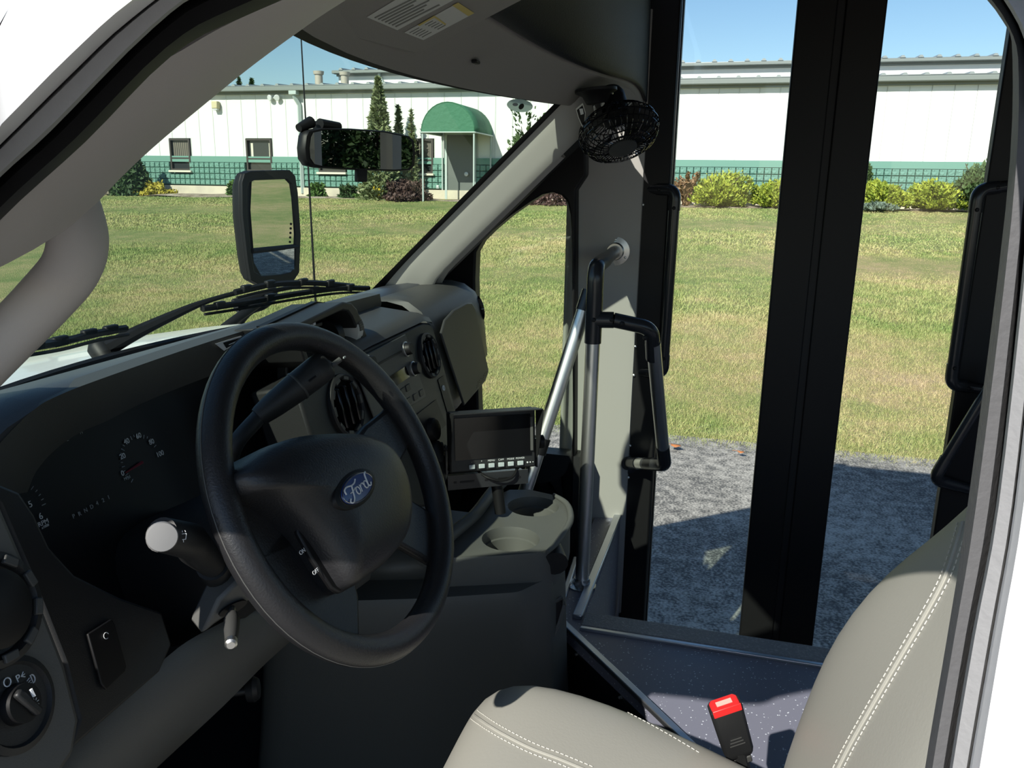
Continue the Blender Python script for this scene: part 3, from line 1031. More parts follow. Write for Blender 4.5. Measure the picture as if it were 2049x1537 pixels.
# ---- right cab wall with quarter window
xw = 0.98
outer = [at(*q, x=xw) for q in ((870, 540), (900, 500), (950, 420), (1040, 335), (1130, 235), (1172, 190), (1172, 350), (1152, 380), (1149, 1060), (880, 1060))]
hole_px = [(957, 815), (950, 560), (952, 505), (964, 483), (985, 462), (1020, 432), (1060, 404), (1085, 389), (1105, 385), (1122, 390), (1135, 405), (1141, 430), (1143, 470), (1146, 870), (1142, 915), (1130, 943), (1112, 957), (1085, 963), (1000, 966), (965, 950)]
hole = [at(*q, x=xw) for q in hole_px]
m_ = MB()
holed(m_, outer, hole, (0.05, 0, 0))
wr = structure('wall_right', 'black cab side wall around the quarter window', (xw, 0.5, 1.0))
m_.build('window_surround', M['black_rubber'], wr, bevel=0.006)
MB().box((xw + 0.03, 0.75, 0.78), (0.06, 0.75, 0.44)).build('lower_panel', M['dark_plastic'], wr)
MB().box((1.10, 0.44, 2.22), (0.25, 0.2, 0.44)).build('upper_blocker', M['black_rubber'], wr)  # unseen block, added to stop sun leaking in above the pillar
m_ = MB()
m_.prism([V(xw + 0.025, p.y, p.z) for p in hole], (0.004, 0, 0))
tag(m_.build('window_2', M['clear_glass'], smooth=0), 'small rounded quarter window behind the monitor', kind='structure')

# ---- grey pillar panel between quarter window and entry door
sec = [(1.05, 0.450), (1.072, 0.447), (1.088, 0.432), (1.096, 0.412), (1.101, 0.390), (1.128, 0.275), (1.132, 0.262), (1.145, 0.258), (1.19, 0.258)]
m_ = MB()
m_.grid([[V(x, y, z) for (x, y) in sec] for z in (0.45, 0.77, 1.1, 1.4, 1.7, 1.92, 2.2)])
tr = structure('trim_2', 'grey panel pillar beside the entry door', (1.1, 0.35, 0.77))
m_.build('pillar_panel', M['trim_light'], tr, solid=0.01, offset=1)
# ---- bulkhead over the door and headliner
rim_px = [(-900, -520, -0.85), (0, -260, -0.5), (600, -120, -0.2), (850, -30, 0.0), (1000, 42, 0.15), (1050, 75, 0.25), (1100, 103, 0.35), (1150, 127, 0.46), (1200, 146, 0.60), (1245, 158, 0.76), (1268, 167, 0.90), (1282, 185, 1.02), (1290, 215, 1.12)]
rim = [at(a, b, x=c) for a, b, c in rim_px]
for q in rim[:4]:
    q.y, q.z = 0.40 - 0.15 * max(0, -q.x - 0.3), 2.005
m_ = MB()
rows = [rim,
        [V(q.x, lerp(q.y, 0.262, 0.25), q.z + 0.015) for q in rim],
        [V(q.x, lerp(q.y, 0.262, 0.7), q.z + 0.10) for q in rim],
        [V(q.x, 0.265, q.z + 0.24) for q in rim],
        [V(q.x, 0.262, 2.40) for q in rim]]
m_.grid(rows)
bk = tag(m_.build('wall_front', M['bulkhead'], solid=0.01, sub=1), 'dark textured overhead bulkhead above the entry side', kind='structure')
m_ = MB()
n = len(rim)
front = []
for q in rim:
    x = max(-0.82, min(q.x, 0.80))
    f_ = ws(x, 1.0, -0.006)
    front.append(V(q.x if q.x < 0.8 else 0.80 + (q.x - 0.8) * 0.6, f_.y, f_.z))
rows = []
for t, dz in ((0, 0.0), (0.04, -0.012), (0.15, -0.012), (0.5, 0.0), (0.85, 0.0), (0.97, -0.008), (1.0, 0.012)):
    rows.append([lerp(front[i], rim[i], t) + V(0, 0, dz) for i in range(n)])
m_.grid(rows)
ceil_ = structure('ceiling', 'grey fabric headliner above the windshield', (0, 0.45, 1.95))
m_.build('header_liner', M['headliner'], ceil_, sub=1)
MB().box((0.0, -2.9, 2.30), (2.36, 6.2, 0.01)).build('roof_liner', M['lining'], ceil_)
# little black clip hole on the liner
p = at(952, 124, y=0.45)
MB().box(p, (0.022, 0.01, 0.006)).build('clip', M['black'], ceil_, bevel=0.002)
# white roof skin and bus body: shape the shade falls from
body = structure('roof', 'white outer skin of cab roof and bus body', (0, 0, 2))
m_ = MB()
cabr = [[lerp(front[i], rim[i], t) + V(0, 0.004 * (1 - t), 0.012 + 0.033 * sm(t * 2) + 0.03 * math.sin(PI * t)) for i in range(n)] for t in (0.02, 0.25, 0.5, 0.75, 1.0)]
m_.grid(cabr)
m_.build('cab_roof', M['white_paint'], body, solid=0.012, offset=1)
m_ = MB()
m_.grid([[V(q.x * (1 + 0.06 * t), lerp(q.y, 0.30, t) + 0.02, lerp(q.z + 0.045, 2.60 - 0.22 * abs(q.x / 1.13) ** 3, t)) for q in rim] for t in (0, 0.3, 0.6, 1.0)])
m_.build('front_cap', M['white_paint'], body, solid=0.02)
m_ = MB()
rp_ = [(-1.19, 2.28), (-1.17, 2.32), (-1.08, 2.40), (-0.9, 2.48), (-0.5, 2.57), (0.0, 2.60), (0.5, 2.57), (0.9, 2.48), (1.10, 2.38), (1.20, 2.30), (1.22, 2.26)]
m_.grid([[V(x, y, z) for x, z in rp_] for y in (0.24, 0.20, -3.0, -6.02)])
m_.build('bus_roof', M['white_paint'], body, solid=0.02)
# bus side walls with window openings (mostly outside the view, seen in the mirrors)
wl_ = structure('wall_left', 'bus side wall behind the driver', (-1.15, -3, 1))
for (y0, y1, z0, z1) in ((-6.0, -0.45, 0.4, 1.45), (-6.0, -0.45, 2.25, 2.34), (-0.75, -0.45, 1.45, 2.25), (-2.35, -2.15, 1.45, 2.25), (-3.95, -3.75, 1.45, 2.25), (-6.0, -5.5, 1.45, 2.25)):
    MB().box((-1.17, (y0 + y1) / 2, (z0 + z1) / 2), (0.04, y1 - y0, z1 - z0)).build('panel', M['white_paint'], wl_)
wr_ = structure('wall_rear_right', 'bus side wall behind the entry door', (1.2, -3, 1))
for (y0, y1, z0, z1) in ((-6.0, -0.75, 0.4, 1.45), (-6.0, 0.25, 2.34, 2.40), (-1.05, -0.75, 1.45, 2.36), (-2.6, -2.4, 1.45, 2.36), (-4.2, -4.0, 1.45, 2.36), (-6.0, -5.6, 1.45, 2.36)):
    MB().box((1.20, (y0 + y1) / 2, (z0 + z1) / 2), (0.05, y1 - y0, z1 - z0)).build('panel', M['white_paint'], wr_)
wb = structure('wall_back', 'rear wall of the bus', (0, -6, 1))
for (x0, x1, z0, z1) in ((-1.19, 1.22, 0.4, 1.4), (-1.19, 1.22, 2.2, 2.5), (-1.19, -0.7, 1.4, 2.2), (0.7, 1.22, 1.4, 2.2), (-0.05, 0.05, 1.4, 2.2)):
    MB().box(((x0 + x1) / 2, -6.0, (z0 + z1) / 2), (x1 - x0, 0.04, z1 - z0)).build('panel', M['white_paint'], wb)

lin = structure('wall_lining', 'grey lining inside the bus body', (0, -3, 1.5))  # dark lining put in to cut light bouncing off the white walls
for (y0, y1, z0, z1) in ((-5.95, -0.5, 0.8, 1.45), (-5.95, -0.5, 2.25, 2.29)):
    MB().box((-1.145, (y0 + y1) / 2, (z0 + z1) / 2), (0.006, y1 - y0, z1 - z0)).build('side_lining', M['lining'], lin)
    MB().box((1.165, (y0 - 0.3 + y1) / 2, (z0 + z1) / 2), (0.006, y1 - y0 - 0.35, z1 - z0)).build('side_lining', M['lining'], lin)
for (z0, z1) in ((0.8, 1.4), (2.2, 2.29)):
    MB().box((0.02, -5.97, (z0 + z1) / 2), (2.3, 0.006, z1 - z0)).build('rear_lining', M['lining'], lin)

# ---- floors
flr = structure('floor', 'speckled dark grey vinyl floor at the top of the step well', (0.5, 0, 0.77))
ZF = 0.77
poly = [(0.520, 0.272), (1.135, 0.272), (1.135, 0.345), (0.485, 0.333), (0.157, 0.036), (-0.15, -0.24), (-0.15, -0.9), (0.52, -0.9)]
m_ = MB()
m_.prism([V(x, y, ZF) for x, y in poly], (0, 0, -0.03))
m_.build('floor_sheet', M['speckle'], flr, smooth=0)
MB().box((0.02, -3.5, ZF - 0.02), (2.3, 5.2, 0.04)).build('aisle_floor', M['speckle'], flr)
M['tread'] = mat('tread', (0.20, 0.21, 0.22), 0.6, bump=(220, 0.8, 0.002), var=(160, (0.32, 0.33, 0.34), 0.5, 0.75))
MB().box((0.496, -0.315, ZF + 0.004), (0.062, 1.17, 0.008)).build('step_nosing', M['tread'], flr, bevel=0.003)
MB().box((0.459, -0.315, ZF + 0.003), (0.012, 1.17, 0.008)).build('edge_strip', M['aluminium'], flr, bevel=0.002)
def strip(p, q, w, h, name, m, parent, up=(0, 0, 1)):
    p, q = Vector(p), Vector(q)
    a = (q - p).normalized()
    u = Vector(up)
    s = a.cross(u).normalized()
    u = s.cross(a)
    return MB().obox((p + q) / 2, (a, s, u), ((q - p).length, w, h)).build(name, m, parent, bevel=min(w, h) * 0.2)
strip((0.487, 0.328, ZF + 0.004), (-0.15, -0.236, ZF + 0.004), 0.016, 0.012, 'edge_strip', M['aluminium'], flr)
strip((0.485, 0.329, ZF + 0.004), (0.80, 0.345, ZF + 0.004), 0.014, 0.014, 'edge_strip', M['aluminium'], flr)
strip((0.50, 0.285, ZF + 0.005), (1.13, 0.277, ZF + 0.005), 0.022, 0.012, 'edge_strip', M['aluminium'], flr)
# step well
sw = structure('trim_3', 'step well below the entry door', (0.8, 0, 0.4))
MB().box((0.83, 0.275, 0.57), (0.66, 0.012, 0.39)).build('side_panel', M['speckle'], sw)
MB().box((0.515, -0.315, 0.56), (0.014, 1.16, 0.40)).build('riser', M['speckle'], sw)
MB().box((0.84, -0.30, 0.31), (0.66, 1.16, 0.03)).build('step_tread', M['speckle'], sw)
strip((1.125, 0.265, 0.40), (1.135, 0.265, 0.80), 0.012, 0.012, 'corner_strip', M['aluminium'], sw, (1, 0, 0))
# riser of the platform towards the cab
m_ = MB()
m_.add([V(0.489, 0.336, ZF - 0.002), V(-0.15, -0.243, ZF - 0.002), V(-0.15, -0.243, 0.5), V(0.489, 0.336, 0.5)], [(0, 1, 2, 3)])
rs = m_.build('platform_riser', M['black'], sw, solid=0.008)
for k in range(5):
    t = 0.12 + 0.2 * k
    q = V(0.489, 0.336, ZF - 0.035).lerp(V(-0.15, -0.243, ZF - 0.035), t)
    MB().lathe(q, (-0.67, 0.74, 0), [(0.004, 0), (0.004, 0.006), (0.001, 0.008)], 8).build('screw', M['steel'], rs)
cf = structure('floor_cab', 'black carpeted cab floor', (0, 0.4, 0.55))
MB().box((-0.21, -0.03, 0.53), (1.42, 0.74, 0.04)).build('carpet', M['carpet'], cf)
MB().box((0.05, 0.72, 0.53), (1.95, 0.76, 0.04)).build('carpet', M['carpet'], cf)
MB().box((0.05, 1.10, 0.95), (1.85, 0.04, 0.9)).build('firewall', M['carpet'], cf)
MB().box((-0.85, 0.84, 1.0), (0.02, 0.60, 0.94)).build('kick_panel', M['carpet'], cf)

# ---- entry door: black jamb, two leaves
jb = structure('trim_4', 'black door jamb behind the grey pillar', (1.16, 0.22, 0.4))
MB().box((1.165, 0.222, 1.40), (0.07, 0.082, 2.1)).build('jamb_post', M['black'], jb, bevel=0.006)
MB().box((1.165, -0.25, 2.36), (0.07, 1.02, 0.06)).build('jamb_head', M['black'], jb)
MB().box((1.165, -0.745, 1.40), (0.07, 0.06, 2.1)).build('jamb_post', M['black'], jb)
strip((1.133, 0.262, 0.78), (1.133, 0.262, 2.0), 0.006, 0.01, 'seam_bead', M['black_rubber'], jb, (1, 0, 0))
for z_ in (1.85, 1.70, 1.3, 1.215, 1.00, 0.9):
    MB().lathe((1.128, 0.252, z_), (-1, 0, 0), [(0.004, 0), (0.004, 0.003), (0.001, 0.005)], 8).build('screw', M['steel'], jb)

def leaf(name, label, ya, yb, sa, sb):
    """door leaf from ya (front) to yb (rear); stiles sa, sb wide"""
    r = structure(name, label, (1.17, yb, 0.36))
    z0, z1 = 0.27, 2.34
    MB().box((1.17, ya - sa / 2, (z0 + z1) / 2), (0.036, sa, z1 - z0)).build('stile', M['black'], r, bevel=0.004)
    MB().box((1.17, yb + sb / 2, (z0 + z1) / 2), (0.036, sb, z1 - z0)).build('stile', M['black'], r, bevel=0.004)
    for zc in (z0 + 0.03, z1 - 0.03):
        MB().box((1.17, (ya - sa + yb + sb) / 2, zc), (0.034, ya - sa - yb - sb, 0.06)).build('rail', M['black'], r)
    MB().box((1.175, (ya - sa + yb + sb) / 2, (z0 + z1) / 2), (0.005, ya - sa - yb - sb, z1 - z0 - 0.12)).build('pane', M['clear_glass'], r)
    return r
d1 = leaf('door_1', 'front leaf of the black framed glass entry door', 0.178, -0.205, 0.004, 0.097)
d2 = leaf('door_2', 'rear leaf of the black framed glass entry door', -0.223, -0.715, 0.097, 0.115)
MB().box((1.168, -0.2135, 1.35), (0.02, 0.02, 1.96)).build('rubber_seal', M['black_rubber'], d1)

# ---- driver door frame, near the camera
def px_strip(lists, mat_, name, parent, solid=0.0, n=4, sub=0):
    """surface through several photo curves, each at its own distance: (points, x)"""
    rows = []
    for (pts, x) in lists:
        rows.append(smooth_path([at(a, b, x=x) for a, b in pts], n))
    m_ = MB()
    m_.grid(rows)
    return m_.build(name, mat_, parent, solid=solid, sub=sub)
TOPS = [(900, -75), (1300, -130), (1700, -95)]
cA = [(-1269, 951), (-1019, 480), (-200, 273), (20, 12), (130, -110), (300, -230), (560, -330), (900, -430), (1300, -480), (1800, -380), (2090, -180), (2180, 60), (2190, 320), (2170, 620), (2150, 1012), (2110, 1270), (2075, 1537), (2050, 1700)]  # out-of-view lower ends are bent forward to let sun reach the wheel
cB = [(-1172, 1000), (-917, 536), (-160, 442), (0, 290), (137, 154), (262, 38), (420, -62), (900, -245), (1300, -330), (1800, -240), (2030, -60), (2100, 90), (2105, 340), (2080, 560), (2030, 1012), (1986, 1270), (1940, 1537), (1915, 1700)]
cC = [(-1044, 1001), (-781, 564), (-150, 505), (0, 355), (102, 262), (307, 56), (450, -35), (900, -205), (1300, -290), (1750, -205), (1990, -30), (2050, 80), (2068, 240), (2050, 500), (1993, 1012), (1945, 1270), (1900, 1537), (1878, 1700)]
cD = [(-877, 988), (-618, 583), (-140, 603), (0, 441), (171, 284), (342, 113), (500, 28), (900, -130), (1300, -220), (1700, -160), (1940, -40), (2005, 40), (2026, 120), (2012, 420), (1936, 1012), (1896, 1270), (1851, 1537), (1832, 1700)]
df = structure('trim_5', 'white body and grey rubber edge of the open driver doorway', (-0.92, 0.1, 1.7))
def mixl(A, B, t):
    return [(a[0] * (1 - t) + b[0] * t, a[1] * (1 - t) + b[1] * t) for a, b in zip(A, B)]
XOFF = [0.0] * 9 + [-0.008, -0.025, -0.045] + [-0.055] * 6
def frame_strip(lists, i0, i1, mat_, name):
    rows = []
    for (pts, x) in lists:
        rows.append(smooth_path([at(a, b, x=x + XOFF[i0 + k]) for k, (a, b) in enumerate(pts[i0:i1])], 4))
    m2 = MB()
    m2.grid(rows)
    return m2.build(name, mat_, df)
for (i0, i1, fl_m, se_m) in ((0, 11, 'pale_seal', 'black_rubber'), (10, 18, 'pale_seal', 'seal_sunlit')):
    frame_strip([(cA, -0.918), (mixl(cA, cB, 0.45), -0.934), (mixl(cA, cB, 0.85), -0.930), (cB, -0.912), (cB, -0.885)], i0, i1, M['white_paint'], 'body_frame')
    frame_strip([(cB, -0.900), (mixl(cB, cC, 0.15), -0.908), (mixl(cB, cC, 0.85), -0.906), (cC, -0.895), (cC, -0.84)], i0, i1, M[fl_m], 'rubber_flange')
    frame_strip([(cC, -0.85), (mixl(cC, cD, 0.25), -0.862), (mixl(cC, cD, 0.7), -0.862), (cD, -0.842), (cD, -0.81)], i0, i1, M[se_m], 'door_seal')
# B pillar inner trim behind the seal
bp_in = [(2100, -60), (2050, 80), (2040, 240), (2030, 420), (1962, 1012), (1920, 1270), (1880, 1537), (1860, 1700)]
# roof rail trim and driver A pillar trim
dl = [(-816, 979), (-560, 590), (-140, 603), (0, 441), (171, 284), (342, 113), (500, 28), (640, -20), (800, -60)]
el = [(-420, 900), (-230, 720), (-100, 610), (0, 520), (95, 461), (180, 425), (230, 373), (270, 332), (340, 268), (430, 195), (510, 130), (590, 70), (690, -5), (790, -75)]
dpt = smooth_path([at(a, b, x=-0.822) for a, b in dl], 8)
ept = smooth_path([at(a, b, x=-0.665) for a, b in el], 8)
def resample(pts, n):
    L = [0]
    for i in range(1, len(pts)):
        L.append(L[-1] + (pts[i] - pts[i - 1]).length)
    out = []
    for k in range(n):
        t = L[-1] * k / (n - 1)
        j = max(i for i in range(len(L)) if L[i] <= t + 1e-9)
        j = min(j, len(pts) - 2)
        out.append(pts[j].lerp(pts[j + 1], (t - L[j]) / max(L[j + 1] - L[j], 1e-9)))
    return out
dpt, ept = resample(dpt, 30), resample(ept, 30)
mid = [a.lerp(b, 0.45) + V(-0.018, -0.012, -0.006) for a, b in zip(dpt, ept)]
mid2 = [a.lerp(b, 0.85) + V(-0.010, -0.006, -0.006) for a, b in zip(dpt, ept)]
ap2 = structure('trim_6', 'grey driver side windshield pillar cover', (-0.72, 0.4, 1.7))
m_ = MB()
m_.grid([[p + V(0.0, 0.04, 0) for p in dpt], dpt, mid, mid2, ept, [p + V(0.03, 0.03, 0.02) for p in ept], [p + V(-0.01, 0.13, 0.07) for p in ept]])
m_.build('pillar_cover', M['trim_grey'], ap2, sub=1)
m_ = MB()
def pil_edge(z):
    return ws(-0.80, (z - 1.44) / 0.49, 0.006) + V(-0.018, -0.05, 0)
zs_ = np.linspace(1.32, 1.97, 12)
m_.grid([[ws(x, (z - 1.44) / 0.49, 0.006) for x in (-0.735, -0.76, -0.79)] + [pil_edge(z)] for z in zs_])
m_.build('outer_pillar', M['white_paint'], ap2)
m_ = MB()
m_.grid([[ws(x, (z - 1.44) / 0.49, -0.004) for x in (-0.73, -0.76, -0.79)] + [pil_edge(z) + V(0.006, -0.006, 0)] for z in zs_])
m_.build('inner_pillar', M['trim_grey'], ap2)
# white skin joining the doorway to pillar, roof and bus body
A3 = smooth_path([at(a, b, x=-0.918) for a, b in cA[:7]], 6)
m_ = MB()
m_.grid([A3, [p.lerp(pil_edge(p.z), 0.5) for p in A3], [pil_edge(p.z) for p in A3]])
m_.build('pillar_skin', M['white_paint'], df)
A4 = smooth_path([at(a, b, x=-0.918 + XOFF[5 + k]) for k, (a, b) in enumerate(cA[5:13])], 6)
m_ = MB()
m_.grid([A4, [V(p.x - 0.015, p.y, p.z + 0.03) for p in A4], [V(-0.97, min(p.y, 0.30), lerp(p.z, 2.30, 0.6)) for p in A4], [V(-1.05, min(p.y, 0.28), 2.34) for p in A4]])
m_.build('roof_side', M['white_paint'], df)
D4 = smooth_path([at(a, b, x=-0.815) for a, b in cD[5:12]], 6)
m_ = MB()
m_.grid([D4, [V(-0.80, p.y, p.z + 0.05) for p in D4], [V(-0.86, min(p.y, 0.27), 2.12) for p in D4], [V(-0.95, min(p.y, 0.26), 2.32) for p in D4]])
m_.build('roof_side_lining', M['trim_grey'], df)
A5 = smooth_path([at(a, b, x=-0.918 + XOFF[11 + k]) for k, (a, b) in enumerate(cA[11:18])], 6)
m_ = MB()
m_.grid([A5, [p + V(-0.012, -0.03, 0) for p in A5], [p + V(-0.01, -0.07, 0) for p in A5], [p + V(0.05, -0.09, 0) for p in A5], [p + V(0.12, -0.06, 0) for p in A5]])
m_.build('rear_pillar_skin', M['white_paint'], df)
fd = thing('fender', 'white fender side ahead of the driver doorway', 'fender', (-0.95, 1.2, 0.6))
m_ = MB()
m_.grid([[V(x, y, z) for (x, z) in ((-0.84, 1.44 - 0.05 * max(0, (y - 0.9) / 0.5) ** 2), (-0.92, 1.42 - 0.05 * max(0, (y - 0.9) / 0.5) ** 2), (-0.96, 1.25), (-0.98, 0.95), (-0.97, 0.6))] for y in np.linspace(0.52, 2.0, 12)])
m_.build('fender_panel', M['white_paint'], fd, solid=0.01)
m_ = MB()
m_.grid([[V(-0.865, 0.52, z), V(-0.975, 0.52, z)] for z in (0.6, 1.0, 1.43)])
m_.build('hinge_face', M['white_paint'], fd, solid=0.006)
gh = thing('grab_bar', 'grey looped grab bar on the driver side windshield pillar', 'grab bar', at(160, 480, x=-0.72))
hp = smooth_path([at(a, b, x=-0.685) for a, b in ((128, 385), (146, 430), (156, 485), (140, 540), (85, 605), (20, 672), (-60, 755), (-150, 850))], 6)
nh = len(hp)
MB().tube(hp, [0.0205 for i in range(nh)], 16).build('grip', M['trim_grey'], gh)
MB().tube([hp[0] + V(0.0, 0.02, 0.0), hp[3] + V(0.0, 0.015, 0)], 0.022, 14).build('upper_mount', M['trim_grey'], gh)

# ================================================================== OUTSIDE PARTS OF THE VEHICLE
hd = thing('engine_hood', 'white engine hood seen past the dashboard', 'hood', (0, 1.5, 1.3))
m_ = MB()
m_.grid([[V(x, y, 1.418 - 0.055 * ((y - 1.1) / 0.4) ** 2 - 0.07 * x * x - (0.25 * max(0, abs(x) - 0.72))) for x in np.linspace(-0.98, 0.98, 28)] for y in np.linspace(1.09, 2.0, 16)])
m_.build('hood_panel', M['white_paint'], hd, solid=0.01)
m_ = MB()
m_.grid([[V(x, y, 1.395 + dz - 0.06 * x * x) for x in np.linspace(-0.85, 0.80, 16)] for (y, dz) in ((1.10, 0.012), (1.075, 0.0), (1.03, -0.03), (1.0, -0.06))])
m_.build('cowl', M['black'], hd, solid=0.006)
wb_ = thing('windshield_gasket', 'black rubber seal along the foot of the windshield', 'gasket', (0, 1.0, 1.44))
m_ = MB()
m_.tube([ws(x, -0.01, -0.002) for x in np.linspace(-0.8, 0.72, 24)], 0.011, 8)
m_.build('seal_bead', M['black_rubber'], wb_)
MB().tube([ws(x, -0.05, 0.004) for x in np.linspace(-0.8, 0.72, 24)], 0.012, 8).build('lower_bead', M['black_rubber'], wb_)

def wiper(label, arm_px, blade_px, hub=True, off=0.03):
    arm = [at_ws(a, b, off) for a, b in arm_px]
    bl = [at_ws(a, b, off * 0.6) for a, b in blade_px]
    r = thing('windshield_wiper', label, 'wiper', arm[0])
    k = len(arm)
    MB().tube(smooth_path(arm, 4), [lerp(0.016, 0.005, min(1, i / (4 * (k - 1)) * 1.4)) for i in range(4 * (k - 1) + 1)], 8).build('arm', M['black'], r)
    if hub:
        MB().lathe(arm[0] - V(0, 0, 0.02), (0, 0.6, 0.8), [(0.022, 0), (0.022, 0.03), (0.014, 0.04)], 12).build('pivot', M['black'], r)
    b_ = smooth_path(bl, 6)
    MB().tube(b_, 0.0065, 6).build('blade_frame', M['black'], r)
    MB().tube([p + V(0, -0.004, -0.011) for p in b_], 0.003, 5).build('rubber_edge', M['black_rubber'], r)
    for t in (0.15, 0.38, 0.62, 0.85):
        q = b_[int(t * (len(b_) - 1))]
        MB().box(q + V(0, 0, 0.002), (0.03, 0.012, 0.016)).build('claw', M['black'], r, bevel=0.003)
wiper('black wiper with long arm rising from the white hood', [(214, 698), (275, 665), (340, 634), (395, 610), (450, 592), (530, 573)], [(405, 618), (480, 607), (600, 587), (680, 577), (738, 577)])
wiper('second black wiper blade lying farther across the glass', [(470, 612), (500, 600), (545, 583), (600, 572)], [(470, 585), (540, 570), (620, 566), (700, 572)], False, 0.045)
wiper('black wiper blade low at the driver side of the hood', [(20, 705), (60, 693), (110, 682)], [(45, 697), (120, 685), (190, 668), (252, 657)], True)

an = thing('whip_antenna', 'thin black whip antenna standing outside the windshield', 'antenna', at(634, 640, x=0.9))
MB().tube([at(634, 650, x=0.9), at(602, 66, x=0.9)], [0.0035, 0.0018], 8).build('mast', M['black'], an)
MB().lathe(at(634, 650, x=0.9), (0, 0, 1), [(0.018, -0.02), (0.014, 0.02), (0.005, 0.03)], 12).build('mast_base', M['black'], an)

# outside mirror
d0 = ray(540, 450).normalized()
def mnorm(r):
    return (Vector(r).normalized() - d0).normalized()
p0 = at(540, 450, x=1.24)
n1 = mnorm((0.50, -0.85, -0.075))
n2 = mnorm((0.36, -0.92, -0.16))
mir = thing('outside_mirror', 'tall black framed outside mirror reflecting the lawn', 'mirror', p0)
mp = plane(p0, n1)
out_px = [(497, 342), (575, 340), (586, 352), (591, 385), (597, 470), (594, 545), (584, 560), (560, 566), (515, 570), (497, 560), (490, 520), (480, 430), (479, 365), (484, 347)]
face = [atp(a, b, mp) for a, b in out_px]
m_ = MB()
cen = sum(face, V(0, 0, 0)) / len(face)
m_.loft([[p for p in face], [p - n1 * 0.022 for p in face], [cen + (p - cen) * 0.88 - n1 * 0.05 for p in face], [cen + (p - cen) * 0.5 - n1 * 0.065 for p in face]])
m_.build('housing', M['black'], mir, bevel=0.004)
holed(MB(), face, [cen + (p - cen) * 0.86 for p in face], n1 * 0.008)
m_ = MB()
holed(m_, face, [cen + (p - cen) * 0.84 for p in face], n1 * 0.012)
m_.build('frame', M['black'], mir, bevel=0.002)
up_px = [(502, 352), (570, 348), (578, 356), (583, 392), (588, 489), (505, 498), (499, 420)]
m_ = MB()
m_.prism([atp(a, b, mp) + n1 * 0.003 for a, b in up_px], n1 * 0.002)
m_.build('upper_glass', M['mirror'], mir, smooth=0)
mp2 = plane(atp(545, 530, mp) + n1 * 0.004, n2)
lo_px = [(505, 506), (588, 497), (588, 540), (578, 549), (520, 560), (510, 548)]
m_ = MB()
m_.prism([atp(a, b, mp2) for a, b in lo_px], n2 * 0.002)
m_.build('lower_glass', M['mirror'], mir, smooth=0)
a_, b_ = atp(502, 502, mp), atp(592, 493, mp)
MB().tube([a_ + n1 * 0.006, b_ + n1 * 0.006], 0.009, 8).build('divider', M['black'], mir)
for k in range(5):
    q = atp(580 - 0.5 * k, 448 + 9 * k, mp) + n1 * 0.006
    disc(q, n1, (1, 0, 0), 0.004, 0.004).build('signal_dot', M['black'], mir)
arm_ = smooth_path([atp(548, 560, mp) - n1 * 0.03, at(545, 585, x=1.2), at(520, 605, x=1.1), at(470, 640, x=1.0), at(440, 665, x=0.95), at(432, 690, x=0.93)], 6)
MB().tube(arm_, 0.014, 10).build('arm', M['black'], mir)
arm_ = smooth_path([atp(552, 560, mp) - n1 * 0.03, at(550, 590, x=1.2), at(530, 612, x=1.12), at(500, 625, x=1.08), at(470, 660, x=1.02)], 6)
MB().tube(arm_, 0.010, 10).build('arm_brace', M['black'], mir)
# ================================================================== DASHBOARD
dash = thing('dashboard', 'long dark grey dashboard with instrument cluster and glove box', 'dashboard', (0, 0.75, 1.2))
m_ = MB()
rows = []
def lipd(x):
    return 0.024 * (max(0.0, -0.485 - x) / 0.09) ** 2
for x in list(np.linspace(-0.83, 0.80, 42)) + [0.83, 0.85, 0.86]:
    d = min(lipd(x), 0.05)
    yb = 1.05 - 0.38 * x * x
    e = 0.02 * sm((x - 0.2) / 0.2)
    ly = 0.70 + 1.6 * e
    lz = 1.522 - 0.6 * e - 0.03 * sm((x - 0.80) / 0.06)
    rows.append([V(x, yb, 1.434 - 0.1 * d), V(x, lerp(yb, ly, 0.45), lerp(1.434, lz, 0.55) - 0.3 * d), V(x, ly + 0.09, lz - 0.008 - 0.6 * d), V(x, ly + 0.035, lz - d),
                 V(x, ly + 0.01, lz - 0.002 - d), V(x, ly, lz - 0.008 - d), V(x, ly + 0.002, lz - 0.018 - d), V(x, ly + 0.03, lz - 0.022 - d)])
m_.grid(rows)
m_.build('top_pad', M['dash_pad'], dash, smooth=50)
# unseen dark block inside the dashboard, added to stop light leaks
m_ = MB()
m_.box((0.02, 0.90, 1.25), (1.66, 0.22, 0.33))
m_.build('leak_block', M['black'], dash)
# hood face around the cluster
o_px = [(760, 588), (600, 630), (424, 682), (200, 759), (105, 797), (72, 817), (42, 843), (14, 872), (-15, 908), (-35, 950), (-42, 1000)]
i_px = [(760, 625), (610, 690), (450, 742), (300, 800), (215, 842), (172, 860), (137, 880), (112, 899), (90, 921), (70, 948), (55, 985)]
po = smooth_path([at(a, b, y=0.700) for a, b in o_px], 4)
pi_ = smooth_path([at(a, b, y=0.706) for a, b in i_px], 4)
m_ = MB()
m_.grid([[p + V(0, 0.03, 0) for p in po], po, [a.lerp(b, 0.5) + V(0, -0.004, 0) for a, b in zip(po, pi_)], pi_, [p + V(0, 0.012, 0) for p in pi_], [p + V(0, 0.09, -0.004) for p in pi_]])
m_.build('cluster_hood', M['mid_plastic'], dash, smooth=50)
